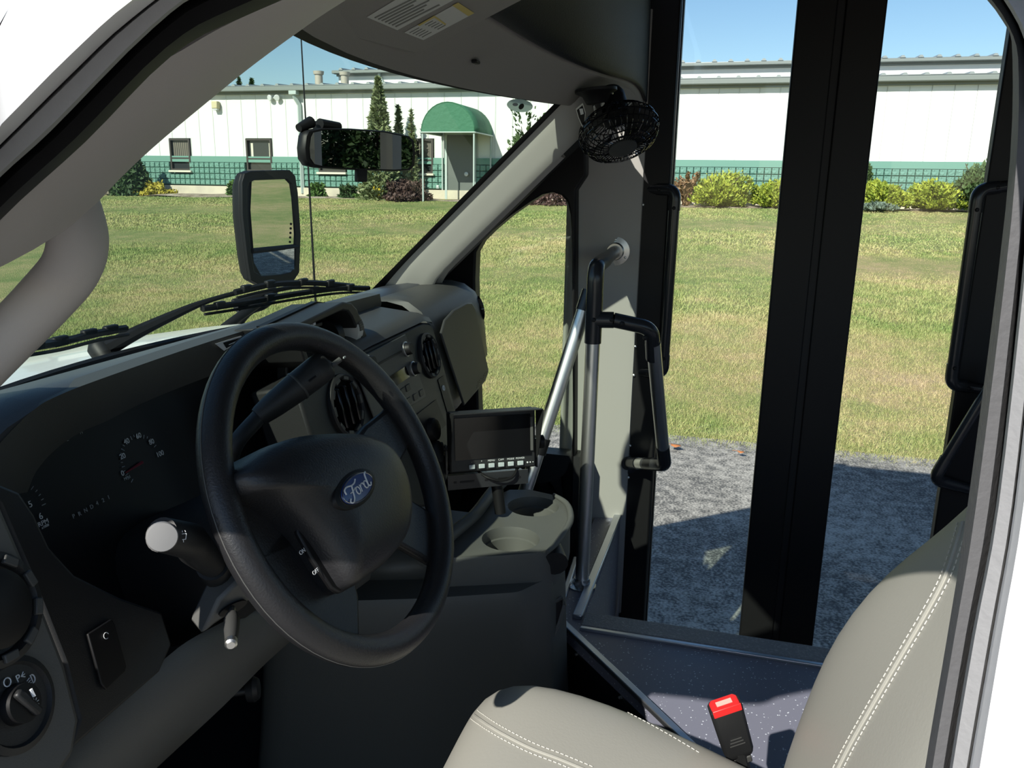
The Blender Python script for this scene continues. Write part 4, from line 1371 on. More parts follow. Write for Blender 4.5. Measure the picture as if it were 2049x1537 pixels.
# instrument panel
CP = plane((-0.41, 0.725, 1.43), (0, -1, 0.3))
n_ = CP[1]
cup_v = V(0, 0.287, 0.958)
m_ = MB()
m_.prism([atp(a, b, CP) for a, b in ((-60, 1000), (60, 900), (230, 800), (620, 640), (720, 700), (560, 1000), (420, 1180), (330, 1240), (60, 1300), (-60, 1150))], -n_ * 0.02)
ip = m_.build('instrument_panel', M['black'], dash)
def dial(name, c_px, rad, a0, a1, nt, major, parent):
    c = atp(*c_px, CP) + n_ * 0.002
    for k in range(nt + 1):
        a = math.radians(lerp(a0, a1, k / nt))
        L = 0.005 if k % major == 0 else 0.003
        dr = V(math.cos(a), 0, 0) + cup_v * math.sin(a)
        MB().tube([c + dr * (rad - L), c + dr * rad], 0.0005, 4).build('tick', M['dim_print'], parent)
dial('speedometer', (281, 922), 0.0345, 215, 18, 20, 2, ip)
rr_, uu_ = V(1, 0, 0), cup_v
for s, a, b in (('0', 243, 948), ('20', 243, 914), ('40', 251, 884), ('60', 275, 873), ('80', 301, 885), ('100', 318, 909)):
    textmesh(s, 0.0095, atp(a, b, CP) + n_ * 0.002, rr_, uu_, M['white_print'], ip, 'numeral')
textmesh('MPH', 0.0055, atp(252, 957, CP) + n_ * 0.002, rr_, uu_, M['dim_print'], ip, 'lettering')
c0 = atp(281, 926, CP) + n_ * 0.003
MB().tube([c0, atp(248, 947, CP) + n_ * 0.003], [0.0022, 0.0008], 6).build('needle', M['dark_red'], ip)
for s, a, b, z in (('5', 58, 1010, 0.010), ('6', 79, 1034, 0.010), ('RPM', 84, 1047, 0.0075), ('x1000', 88, 1054, 0.004)):
    textmesh(s, z, atp(a, b, CP) + n_ * 0.002, rr_, uu_, M['white_print'], ip, 'numeral' if len(s) == 1 else 'lettering')
dial('tachometer', (20, 1040), 0.045, 62, 0, 8, 4, ip)
for s, a, b in (('P', 145, 1034), ('R', 157, 1029), ('N', 169, 1022), ('D', 181, 1015), ('4', 192, 1008), ('2', 204, 1002), ('1', 215, 996)):
    textmesh(s, 0.007, atp(a, b, CP) + n_ * 0.002, rr_, uu_, M['dim_print'], ip, 'gear_letter')
for s, a, b in (('L', 132, 880), ('H', 160, 866)):
    textmesh(s, 0.006, atp(a, b, CP) + n_ * 0.002, rr_, uu_, M['dim_print'], ip, 'lettering')
# black bezel below the cluster, with the dimmer switch
BZ = plane((0, 0.60, 1.46), (0, -1, 0.35))
m_ = MB()
m_.prism([atp(a, b, BZ) for a, b in ((-70, 940), (40, 985), (70, 1030), (100, 1095), (150, 1150), (240, 1195), (325, 1225), (345, 1290), (320, 1345), (140, 1503), (158, 1440), (131, 1330), (60, 1150), (0, 1010), (-80, 950))], -BZ[1] * 0.02)
bz = m_.build('cluster_bezel', M['dark_plastic'], dash, bevel=0.004)
sw_ = [(168, 1270), (216, 1240), (222, 1250), (246, 1335), (243, 1345), (205, 1382), (195, 1370)]
m_ = MB()
m_.prism([atp(a, b, BZ) + BZ[1] * 0.002 for a, b in sw_], BZ[1] * 0.003)
m_.build('dimmer_switch', M['black'], bz, bevel=0.001)
p = atp(203, 1274, BZ) + BZ[1] * 0.006
MB().tube([p + V(0.003 * math.cos(a), 0, 0) + V(0, 0.33, 0.94) * (0.003 * math.sin(a)) for a in np.linspace(0, 5, 10)], 0.00035, 4).build('lamp_icon', M['white_print'], bz)
# grey end panel with round vent and headlamp switch
LP = plane((0, 0.60, 1.44), (0.10, -1, 0.30))
m_ = MB()
m_.prism([atp(a, b, LP) for a, b in ((-160, 900), (-70, 945), (2, 1005), (62, 1145), (134, 1330), (162, 1440), (150, 1510), (60, 1640), (-200, 1640))], -LP[1] * 0.03)
ep = m_.build('end_panel', M['grey_plastic'], dash, bevel=0.006)
def dirs(pl):
    r = (V(1, 0, 0) - pl[1] * pl[1].x).normalized()
    return r, pl[1].cross(r)
lr, lu = dirs(LP)
vc = atp(-22, 1222, LP)
MB().lathe(vc, LP[1], [(0.044, 0.0), (0.044, 0.006), (0.038, 0.008), (0.034, 0.002), (0.030, 0.001)], 40).build('vent_ring', M['dark_plastic'], ep)
MB().lathe(vc, LP[1], [(0.031, 0.002), (0.030, 0.010), (0.022, 0.014), (0.0, 0.014)], 30).build('vent_barrel', M['black'], ep)
for k in range(10):
    a = 2 * PI * k / 10 + 0.2
    dr = lr * math.cos(a) + lu * math.sin(a)
    MB().obox(vc + dr * 0.0375 + LP[1] * 0.008, (dr, LP[1].cross(dr), LP[1]), (0.007, 0.013, 0.004)).build('vent_tab', M['mid_plastic'], ep, bevel=0.001)
lc = atp(26, 1411, LP)
MB().lathe(lc, LP[1], [(0.036, 0.0), (0.036, 0.004), (0.031, 0.006), (0.029, 0.003), (0.0, 0.003)], 40).build('switch_dial', M['dark_plastic'], ep)
MB().lathe(lc, LP[1], [(0.0155, 0.003), (0.0145, 0.012), (0.0, 0.013)], 30).build('switch_knob', M['black'], ep)
q = lr * math.cos(2.0) + lu * math.sin(2.0)
MB().obox(lc + LP[1] * 0.014, (q, LP[1].cross(q), LP[1]), (0.027, 0.007, 0.006)).build('knob_bar', M['dark_plastic'], ep, bevel=0.002)
a_, b_ = atp(24, 1386, LP) + LP[1] * 0.0175, atp(31, 1400, LP) + LP[1] * 0.0175
MB().tube([a_, b_], 0.0013, 5).build('pointer_mark', M['white_print'], ep)
for k in range(8):
    c = atp(39, 1412, LP) + LP[1] * 0.0145
    a = 2 * PI * k / 8
    MB().tube([c + (lr * math.cos(a) + lu * math.sin(a)) * 0.002, c + (lr * math.cos(a) + lu * math.sin(a)) * 0.0038], 0.0004, 4).build('sun_icon_ray', M['white_print'], ep)
c = atp(4, 1367, LP) + LP[1] * 0.005
MB().tube([c + (lr * math.cos(a) + lu * math.sin(a)) * 0.0032 for a in np.linspace(0, 2 * PI, 13)[:-1]], 0.0005, 4, closed=True).build('off_icon', M['white_print'], ep)
textmesh('P', 0.008, atp(26, 1360, LP) + LP[1] * 0.005, lr, lu, M['white_print'], ep, 'park_icon')
for k in range(3):
    c = atp(30, 1357, LP) + LP[1] * 0.005
    a = 0.5 - 0.5 * k
    MB().tube([c + lr * 0.001, c + (lr * math.cos(a) + lu * math.sin(a)) * 0.0045], 0.0004, 4).build('park_icon_ray', M['white_print'], ep)
c = atp(53, 1361, LP) + LP[1] * 0.005
MB().tube([c + lr * (0.003 * math.cos(a)) + lu * (0.0035 * math.sin(a)) for a in np.linspace(-PI / 2, PI / 2, 8)], 0.0005, 4, closed=True).build('beam_icon', M['white_print'], ep)
for k in range(3):
    MB().tube([c + lr * -0.0015 + lu * (0.002 * (k - 1)), c + lr * -0.0045 + lu * (0.002 * (k - 1) - 0.001)], 0.0004, 4).build('beam_icon_ray', M['white_print'], ep)
# knee panel under the column
top_px = [(-150, 1640), (60, 1545), (140, 1500), (330, 1318), (420, 1258), (560, 1190), (700, 1120)]
bot_px = [(100, 1760), (230, 1620), (310, 1540), (445, 1415), (540, 1320), (640, 1235), (740, 1160)]
m_ = MB()
tp, bp = [smooth_path([at(a, b, y=y_) for a, b in l], 4) for l, y_ in ((top_px, 0.535), (bot_px, 0.545))]
m_.grid([[p + V(0, 0.015, -0.02) for p in tp], tp, [a.lerp(b, 0.12) + V(0, -0.012, 0) for a, b in zip(tp, bp)], [a.lerp(b, 0.6) + V(0, -0.016, 0) for a, b in zip(tp, bp)], bp, [p + V(0, 0.10, -0.03) for p in bp]])
m_.build('knee_panel', M['grey_plastic'], dash, smooth=50)
# centre stack
CS = plane((0, 0.60, 1.468), (0, -1, 0.25))
cn = CS[1]
cr, cu_ = dirs(CS)
m_ = MB()
m_.prism([atp(a, b, CS) for a, b in ((592, 770), (640, 742), (700, 712), (846, 645), (860, 646), (868, 656), (916, 834), (905, 925), (880, 1010), (720, 1030), (650, 960), (625, 880))], -cn * 0.08)
cs = m_.build('centre_stack', M['dark_plastic'], dash, bevel=0.005)
# sloped shelf above it
ne = [atp(a, b, CS) + cn * 0.002 for a, b in ((640, 742), (690, 720), (740, 693), (795, 667), (846, 643), (862, 645), (870, 658))]
fa = [V(p.x - 0.01, 0.712, 1.503) for p in ne]
fa[-1].z -= 0.035
fa[-2].z -= 0.010
m_ = MB()
m_.grid([ne, [p + V(0, 0.006, 0.010) for p in ne], [p + V(0, 0.03, 0.018) for p in ne], fa])
m_.build('centre_shelf', M['mid_plastic'], dash, smooth=50)
def vent(px, py, r, parent, name):
    c = atp(px, py, CS)
    g = MB().lathe(c, cn, [(r, 0.0), (r, 0.006), (r * 0.93, 0.009), (r * 0.86, 0.006), (r * 0.84, 0.0)], 40).build('vent_ring', M['dark_plastic'], parent)
    MB().lathe(c, cn, [(r * 0.85, 0.001), (r * 0.0, 0.001)], 30).build('vent_well', M['gloss_black'], g)
    for k in range(10):
        a = 2 * PI * k / 10
        dr = cr * math.cos(a) + cu_ * math.sin(a)
        MB().obox(c + dr * (r * 0.87) + cn * 0.005, (dr, cn.cross(dr), cn), (r * 0.16, r * 0.30, 0.006)).build('vent_tab', M['mid_plastic'], g, bevel=0.001)
    for k in (-1, 0, 1):
        MB().obox(c + cr * (k * r * 0.45) + cn * 0.004, (cr, cu_, cn), (0.006, r * 1.25, 0.012)).build('vent_vane', M['gloss_black'], g, bevel=0.002)
vent(856, 712, 0.047, cs, 'vent')
vent(690, 812, 0.052, cs, 'vent')
# radio
rad_pl = plane(CS[0] + cn * 0.004, cn)
def qp(l, pl=rad_pl, th=0.003):
    m2 = MB()
    m2.prism([atp(a, b, pl) for a, b in l], pl[1] * th)
    return m2
radio = thing('car_radio', 'black car radio with two ringed knobs in the centre of the dashboard', 'radio', atp(780, 750, CS))
qp([(702, 724), (809, 669), (851, 795), (752, 852)]).build('faceplate', M['mid_plastic'], radio, bevel=0.002)
rp2 = plane(CS[0] + cn * 0.0072, cn)
qp([(736, 738), (803, 701), (804, 705), (738, 742)], rp2, 0.0006).build('disc_slot', M['black'], radio)
qp([(768, 761), (811, 733), (819, 754), (782, 780)], rp2, 0.001).build('display', M['gloss_black'], radio)
for (a, b) in ((811, 699), (826, 738), (735, 727)):
    c = atp(a, b, rp2)
    kn = MB().lathe(c, cn, [(0.0125, 0), (0.0115, 0.012), (0.010, 0.014), (0.0, 0.014)], 24).build('knob', M['black'], radio)
    MB().lathe(c, cn, [(0.0145, 0.0), (0.0145, 0.003), (0.0128, 0.004), (0.0126, 0.0)], 24).build('knob_ring', M['steel'], kn)
for (a, b) in ((794, 790), (806, 783), (816, 776), (804, 810), (818, 802), (831, 794), (843, 786)):
    c = atp(a, b, rp2)
    MB().obox(c, (cr, cu_, cn), (0.020, 0.012, 0.003)).build('button', M['dark_plastic'], radio, bevel=0.001)
# key ring / socket and lower controls
c = atp(885, 777, CS) + cn * 0.002
qp([(876, 760), (886, 752), (910, 830), (902, 850)], plane(CS[0] + cn * 0.001, cn), 0.0008).build('socket_recess', M['black'], cs)
MB().lathe(c, cn, [(0.006, 0), (0.006, 0.002), (0.003, 0.002), (0.003, 0.0)], 16).build('socket_ring', M['white_print'], cs)
qp([(822, 838), (872, 800), (892, 850), (850, 890)], plane(CS[0] + cn * 0.001, cn), 0.001).build('lower_tray', M['black'], cs)
for (a, b) in ((862, 860), (868, 905)):
    c = atp(a, b, CS)
    MB().lathe(c, cn, [(0.024, 0), (0.022, 0.012), (0.018, 0.014), (0, 0.014)], 24).build('climate_knob', M['black'], cs)
# glove box side
prof = [(0.735, 1.506), (0.70, 1.507), (0.665, 1.500), (0.635, 1.480), (0.618, 1.450), (0.610, 1.41), (0.600, 1.31), (0.598, 1.262), (0.612, 1.225), (0.66, 1.18), (0.80, 1.10)]
m_ = MB()
rows = []
for x, sh in [(0.425, 0.012), (0.432, 0.0), (0.5, 0), (0.6, 0), (0.7, 0), (0.78, 0), (0.82, 0.004), (0.845, 0.014), (0.857, 0.03), (0.86, 0.06), (0.86, 0.20)]:
    dz = 0.10 * max(0.0, (x - 0.6) / 0.26) ** 2
    rows.append([V(x, y + sh + (0.05 * max(0, x - 0.6) if z < 1.3 else 0), z - sh * 0.6 * (1 if z > 1.4 else -1) + (0.0 if z > 1.3 else dz * 0.6)) for (y, z) in prof])
m_.grid(rows)
m_.build('glove_section', M['mid_plastic'], dash, smooth=50)
GP = plane((0.6, 0.598, 1.36), (0, -1, 0.09))
m_ = MB()
gd = [atp(a, b, GP) for a, b in ((878, 668), (886, 640), (904, 620), (930, 606), (940, 606), (947, 618), (974, 742), (968, 762), (948, 785), (925, 812))]
m_.prism(gd, GP[1] * 0.006)
gdo = m_.build('glove_box_door', M['mid_plastic'], dash, bevel=0.003)
for k in range(9):
    for j in range(3):
        if (k * 7 + j * 3) % 4 == 0: continue
        q = atp(949 + 2.7 * k, 768 - 3.4 * k + 4.0 * j, GP) + GP[1] * 0.0065
        MB().lathe(q, GP[1], [(0.0012, 0), (0.0012, 0.0004)], 6).build('embossed_dot', M['black'], gdo)
c = at(957, 618, x=0.825)
sv = MB().lathe(c, (0.62, -0.78, 0.15), [(0.034, -0.004), (0.034, 0.004), (0.031, 0.006), (0.029, 0.0), (0.0, 0.0)], 30).build('side_vent', M['gloss_black'], dash)
MB().lathe(c, (0.62, -0.78, 0.15), [(0.016, 0.0), (0.012, 0.008), (0.0, 0.009)], 24).build('vent_barrel', M['mid_plastic'], sv)

# switch pod on the dash
pod = thing('brake_controller_pod', 'hooded pod with pale roller dial on top of the dashboard', 'controller', at(670, 660, y=0.62))
yq = 0.615
po_px = [(585, 655), (640, 628), (688, 604), (704, 606), (715, 618), (742, 690), (738, 700), (650, 742), (610, 725)]
pi_px = [(598, 662), (645, 640), (686, 621), (697, 623), (705, 634), (728, 688), (655, 726), (618, 715)]
m_ = MB()
holed(m_, [at(a, b, y=yq) for a, b in po_px], [at(a, b, y=yq) for a, b in pi_px], (0, 0.10, -0.01))
m_.build('hood', M['dark_plastic'], pod, bevel=0.003)
m_ = MB()
m_.prism([at(a, b, y=yq) + V(0, 0.05, -0.002) for a, b in po_px], (0, 0.01, 0))
m_.build('back_plate', M['black'], pod)
for (a, b, rr, mm, nm) in ((656, 664, 0.026, 'black', 'dark_roller'), (686, 652, 0.034, 'label_white', 'pale_roller')):
    c = at(a, b, y=yq + 0.032) + V(0, 0, -0.006)
    ro = MB().lathe(c, (1, 0, 0), [(0.0, -0.011), (rr, -0.010), (rr, 0.010), (0.0, 0.011)], 30).build(nm, M[mm], pod)
    if nm == 'pale_roller':
        for k in range(3):
            a1 = PI * (0.62 + 0.045 * k)
            q = c + V(0, math.cos(a1) * (rr + 0.0003), math.sin(a1) * (rr + 0.0003))
            MB().box(q, (0.016, 0.0012, 0.0012)).build('roller_mark', M['black'], ro)
        for k in range(8):
            a1 = PI * (0.78 + 0.03 * k)
            q = c + V(0.003, math.cos(a1) * (rr + 0.0003), math.sin(a1) * (rr + 0.0003))
            MB().box(q, (0.014, 0.003, 0.003)).build('roller_shade', M['grey_plastic'], ro)
MB().box(at(625, 650, y=yq + 0.03), (0.03, 0.02, 0.006)).build('indicator', M['black'], pod, bevel=0.001)
MB().box(at(627, 648, y=yq + 0.02), (0.008, 0.004, 0.004)).build('indicator_light', M['white_print'], pod)
# red sticker and white edged warning label
st = thing('red_sticker', 'red triangular sticker on the dash behind the steering wheel', 'sticker', atp(610, 712, BZ))
RS = plane((-0.1, 0.66, 1.48), (0.1, -1, 0.2))
m_ = MB()
m_.prism([atp(a, b, RS) for a, b in ((594, 700), (628, 722), (622, 736), (606, 736))], RS[1] * 0.001)
m_.build('sticker_face', M['red'], st, smooth=0)
MB().box(atp(606, 735, RS) + V(0.0, 0.012, -0.02), (0.09, 0.02, 0.12)).build('backing', M['dark_plastic'], st, bevel=0.003)
wlab = thing('warning_label', 'white outlined warning label on the cluster hood', 'label', at(455, 690, y=0.695))
HP = plane((0, 0.6945, 1.51), (0, -1, 0.15))
lp_ = [(430, 688), (482, 672), (486, 680), (448, 702)]
m_ = MB()
m_.prism([atp(a, b, HP) for a, b in lp_], HP[1] * 0.0006)
m_.build('label_backing', M['white_print'], wlab, smooth=0)
m_ = MB()
m_.prism([atp(a, b, plane(HP[0] + HP[1] * 0.0008, HP[1])) for a, b in ((446, 686), (480, 676), (482, 680), (453, 697))], HP[1] * 0.0003)
m_.build('label_face', M['black'], wlab, smooth=0)
MB().tube([atp(458, 690, plane(HP[0] + HP[1] * 0.0012, HP[1])), atp(474, 683, plane(HP[0] + HP[1] * 0.0012, HP[1]))], 0.0006, 4).build('label_print', M['white_print'], wlab)

# ================================================================== STEERING WHEEL AND COLUMN
W = V(-0.397, 0.404, 1.416)
wn_ = V(-0.0648, -0.8822, 0.4664).normalized()
wu = V(0.9979, -0.0573, 0.0303).normalized()
wv = wn_.cross(wu)
def wp(u, v, w=0.0):
    return W + wu * u + wv * v + wn_ * w
whl = thing('steering_wheel', 'large black four spoke steering wheel with blue oval emblem', 'steering wheel', W)
MB().tube([wp(0.183 * math.cos(a), 0.183 * math.sin(a)) for a in np.linspace(0, 2 * PI, 73)[:-1]], 0.0165, 20, closed=True).build('rim', M['wheel_plastic'], whl)
MB().tube([wp(0.1995 * math.cos(a), 0.1995 * math.sin(a), 0.001) for a in np.linspace(0, 2 * PI, 73)[:-1]], 0.0006, 5, closed=True).build('rim_seam', M['grey_plastic'], whl)
HO = plane(W + wn_ * 0.020, wn_)
hub_px = [(487, 985), (474, 958), (482, 935), (520, 900), (560, 883), (610, 872), (680, 869), (730, 876), (775, 902), (800, 945), (812, 990), (813, 1040), (800, 1085), (765, 1130), (725, 1160), (690, 1180), (660, 1140), (625, 1085), (585, 1040), (535, 1003)]
hb = smooth_path([atp(a, b, HO) for a, b in hub_px + hub_px[:1]], 3)[:-1]
cen = sum(hb, V(0, 0, 0)) / len(hb)
def ring(k, h):
    return [cen + (p - cen) * k + wn_ * h for p in hb]
m_ = MB()
m_.loft([ring(0.99, -0.05), ring(1.0, -0.008), ring(0.985, 0.004), ring(0.94, 0.014), ring(0.82, 0.023), ring(0.6, 0.030), ring(0.35, 0.033), ring(0.12, 0.034)])
m_.build('airbag_cover', M['wheel_plastic'], whl, smooth=60)
def spoke(name, pts, th=0.014, z=-0.004):
    m2 = MB()
    m2.prism([wp(u, v, z - th) for u, v in pts], wn_ * th)
    return m2.build(name, M['wheel_plastic'], whl, bevel=0.005, segs=3)
spoke('spoke', [(-0.178, 0.050), (-0.10, 0.070), (-0.06, 0.02), (-0.08, -0.03), (-0.184, -0.012), (-0.186, 0.02)])
spoke('spoke', [(0.178, 0.050), (0.10, 0.045), (0.03, 0.03), (0.03, -0.03), (0.08, -0.035), (0.184, -0.005), (0.186, 0.02)])
spoke('spoke', [(-0.186, -0.012), (-0.08, 0.01), (-0.04, -0.06), (-0.060, -0.11), (-0.10, -0.156), (-0.16, -0.095)])
spoke('spoke', [(0.08, -0.02), (0.02, -0.04), (-0.01, -0.075), (0.05, -0.10), (0.10, -0.156), (0.152, -0.105), (0.11, -0.06)])
# cruise switch
cw = [(586, 1048), (600, 1052), (640, 1110), (678, 1168), (684, 1185), (672, 1190), (655, 1180), (615, 1120), (588, 1070)]
SP = plane(W + wn_ * 0.010, wn_)
m_ = MB()
m_.prism([atp(a, b, SP) for a, b in cw], wn_ * 0.006)
cs_ = m_.build('cruise_switch', M['black'], whl, bevel=0.002)
SP2 = plane(W + wn_ * 0.0165, wn_)
for s, a, b in (('ON', 605, 1104), ('OFF', 632, 1144)):
    textmesh(s, 0.006, atp(a, b, SP2), wu, wv, M['white_print'], cs_, 'lettering')
# oval emblem
EC = cen.copy()
EP = plane(W + wn_ * 0.055, wn_)
EC = atp(714, 977, EP)
er, eu = wu, wv
emb = MB()
k = 36
emb.loft([[EC + er * (0.033 * s * math.cos(2 * PI * j / k)) + eu * (0.0150 * s * math.sin(2 * PI * j / k)) + wn_ * h for j in range(k)] for s, h in ((1.25, -0.012), (1.18, -0.001), (1.0, 0.0), (0.99, 0.0005))])
emb.build('emblem_base', M['black'], whl)
eb = MB()
eb.loft([[EC + er * (0.031 * s * math.cos(2 * PI * j / k)) + eu * (0.0138 * s * math.sin(2 * PI * j / k)) + wn_ * h for j in range(k)] for s, h in ((1.0, 0.0), (0.98, 0.0016), (0.5, 0.0022), (0.05, 0.0023))])
embl = eb.build('emblem', M['blue'], whl)
MB().tube([EC + er * (0.0298 * math.cos(2 * PI * j / k)) + eu * (0.0128 * math.sin(2 * PI * j / k)) + wn_ * 0.0018 for j in range(k)], 0.0006, 5, closed=True).build('emblem_ring', M['chrome'], embl)
def stroke(pts, r=0.0007):
    P = smooth_path([EC + er * (x * 0.040) + eu * (y * 0.026) + wn_ * 0.0027 for x, y in pts], 5)
    MB().tube(P, r, 5).build('script_stroke', M['white_print'], embl)
stroke([(-0.60, 0.06), (-0.60, 0.22), (-0.46, 0.30), (-0.25, 0.24), (-0.08, 0.26), (0.02, 0.36)], 0.0009)
stroke([(-0.24, 0.24), (-0.30, 0.02), (-0.36, -0.22), (-0.48, -0.36), (-0.58, -0.28), (-0.52, -0.18)], 0.0009)
stroke([(-0.42, 0.0), (-0.28, 0.02), (-0.14, 0.08)])
stroke([(-0.08 + 0.085 * math.cos(a), -0.08 + 0.15 * math.sin(a)) for a in np.linspace(0.6, 0.6 + 2 * PI, 11)])
stroke([(0.06, 0.08), (0.07, -0.06), (0.05, -0.22)])
stroke([(0.06, -0.06), (0.13, 0.05), (0.22, 0.06), (0.23, -0.02)])
stroke([(0.34 + 0.085 * math.cos(a), -0.07 + 0.15 * math.sin(a)) for a in np.linspace(0.6, 0.6 + 2 * PI, 11)])
stroke([(0.56, 0.36), (0.48, 0.30), (0.44, 0.05), (0.43, -0.16), (0.52, -0.22), (0.58, -0.12)], 0.0009)

# column shroud
col_ = thing('steering_column', 'black steering column shroud behind the wheel', 'steering column', W - wn_ * 0.2)
def csec(w, rx, ry, dv=0.0, k=20):
    out = []
    for j in range(k):
        a = 2 * PI * j / k
        c, s = math.cos(a), math.sin(a)
        e = 0.6
        out.append(wp(rx * math.copysign(abs(c) ** e, c), dv + ry * math.copysign(abs(s) ** e, s), w))
    return out
m_ = MB()
m_.loft([csec(-0.045, 0.045, 0.045), csec(-0.06, 0.062, 0.058, -0.005), csec(-0.12, 0.068, 0.068, -0.012), csec(-0.19, 0.072, 0.078, -0.02), csec(-0.26, 0.074, 0.082, -0.024), csec(-0.34, 0.07, 0.08, -0.02)])
m_.build('shroud', M['dark_plastic'], col_, smooth=50)
MB().lathe(wp(0, 0, -0.06), wn_, [(0.035, 0), (0.035, 0.05)], 20).build('shaft', M['black'], col_)
# tilt lever slot and lever
ts = at(465, 1216, y=0.475)
m_ = MB()
dd = V(-0.45, -0.80, -0.2).normalized()
k = 20
rgt = V(0.86, -0.45, 0.08).normalized()
upv = dd.cross(rgt)
m_.prism([ts + rgt * (0.016 * math.cos(2 * PI * j / k)) + upv * (0.0062 * math.sin(2 * PI * j / k)) for j in range(k)], dd * 0.002)
m_.build('lever_slot', M['black'], col_)
m_ = MB()
m_.prism([ts - dd * 0.002 + p for p in (rgt * -0.034 + upv * -0.020, rgt * -0.020 + upv * -0.014, rgt * 0.05 + upv * 0.002, rgt * 0.062 + upv * 0.03, rgt * 0.01 + upv * 0.030, rgt * -0.014 + upv * 0.016)], -dd * 0.03)
m_.build('lit_patch', M['grey_plastic'], col_, bevel=0.004)  # paler polygon standing in for sunlight on the dark shroud
tl = thing('tilt_lever', 'short tilt lever with silver tip under the steering column', 'lever', ts)
e1 = at(462, 1292, y=0.440)
MB().tube([ts, lerp(ts, e1, 0.25)], 0.0035, 8).build('rod', M['steel'], tl)
MB().tube([lerp(ts, e1, 0.22), lerp(ts, e1, 0.35), lerp(ts, e1, 0.6), lerp(ts, e1, 0.9)], [0.0065, 0.0080, 0.0075, 0.0058], 14).build('grip', M['mid_plastic'], tl)
MB().tube([lerp(ts, e1, 0.88), lerp(ts, e1, 0.97), e1], [0.0062, 0.0060, 0.004], 14).build('tip', M['steel'], tl)
# multifunction stalk
sk = thing('turn_signal_stalk', 'black turn signal stalk with silver grey end knob', 'stalk', at(420, 1135, y=0.49))
k0, k1, k2 = at(325, 1075, x=-0.640), at(375, 1082, x=-0.600), at(425, 1130, x=-0.525)
ka = (k0 - k1).normalized()
MB().lathe(k0, (-0.72, -0.62, 0.28), [(0.0128, -0.012), (0.0128, -0.001), (0.0120, 0.001), (0.0, 0.0026)], 30).build('end_cap', mat('stalk_cap', (0.20, 0.20, 0.20), 0.6), sk)
MB().tube([k0 + V(0.006, 0.006, -0.001), k1 + (k1 - k0) * 0.1, lerp(k1, k2, 0.3), k2], [0.0150, 0.0165, 0.0165, 0.013], 20).build('grip', M['dark_plastic'], sk)
MB().tube([k2, at(440, 1150, x=-0.50)], [0.0165, 0.0175], 16).build('stalk_base', M['dark_plastic'], sk)
wi = at(366, 1073, x=-0.6255)
ir, iu = V(0.55, -0.83, 0.0).normalized(), V(0.1, 0.1, 1).normalized()
for (x0, y0, x1, y1) in ((-0.003, 0.002, 0.003, 0.002), (-0.002, -0.003, -0.003, 0.002), (0.002, -0.003, 0.003, 0.002), (-0.002, -0.003, 0.002, -0.003), (0, -0.003, 0, -0.0055), (-0.002, 0.005, -0.0025, 0.0035), (0.0, 0.005, 0.0, 0.0035), (0.002, 0.005, 0.0025, 0.0035)):
    MB().tube([wi + ir * x0 + iu * y0, wi + ir * x1 + iu * y1], 0.00035, 4).build('wiper_icon_line', M['white_print'], sk)
# shift lever
sh = thing('shift_lever', 'black column shift lever with thick ribbed grip', 'shift lever', at(470, 892, y=0.53))
s0, s1, s2, s3, s4 = at(455, 945, y=0.53), at(472, 888, y=0.52), at(520, 832, y=0.51), at(600, 768, y=0.48), at(652, 729, y=0.46)
MB().tube(smooth_path([s0, s1, s2], 5), 0.0095, 14).build('arm', M['dark_plastic'], sh)
d_ = (s4 - s2)
MB().tube([s2 - d_ * 0.03, s2 + d_ * 0.02, s2 + d_ * 0.2, s2 + d_ * 0.5, s2 + d_ * 0.85, s2 + d_ * 0.98, s4 + d_ * 0.02], [0.011, 0.0125, 0.0150, 0.0175, 0.0185, 0.0180, 0.014], 22).build('grip', M['dark_plastic'], sh, smooth=50)
MB().lathe(s2 + d_ * 0.55, d_, [(0.0182, 0), (0.0186, 0.001), (0.0186, 0.002), (0.0182, 0.003)], 24).build('grip_ring', M['mid_plastic'], sh)
for k in range(3):
    ct = s2 + d_ * 0.62 + V(-0.010 + 0.004 * k, -0.016, 0.006 + 0.001 * k)
    MB().tube([ct, ct + d_.normalized() * 0.010], 0.0012, 5).build('rib', M['black'], sh)
pb = s2 + d_ * 0.88 + V(0.006, -0.016, 0.006)
MB().tube([pb - d_.normalized() * 0.016, pb + d_.normalized() * 0.012], 0.0034, 8).build('button', M['mid_plastic'], sh)
MB().box(pb + d_.normalized() * 0.016 + V(0, -0.002, 0), (0.005, 0.0015, 0.002)).build('button_mark', M['dim_print'], sh)
# small pedal pad / release knob under the knee panel
rk = thing('brake_release_knob', 'dark round release knob under the knee panel', 'knob', at(490, 1382, y=0.62))
kc = at(492, 1382, y=0.62)
MB().lathe(kc, (0.4, -0.9, 0.1), [(0.006, -0.05), (0.006, 0.0), (0.016, 0.002), (0.018, 0.012), (0.014, 0.018), (0, 0.019)], 20).build('knob', M['dark_plastic'], rk)
MB().tube([kc + V(-0.02, 0.045, -0.005), kc + V(-0.10, 0.10, -0.03)], 0.007, 8).build('rod', M['black'], rk)

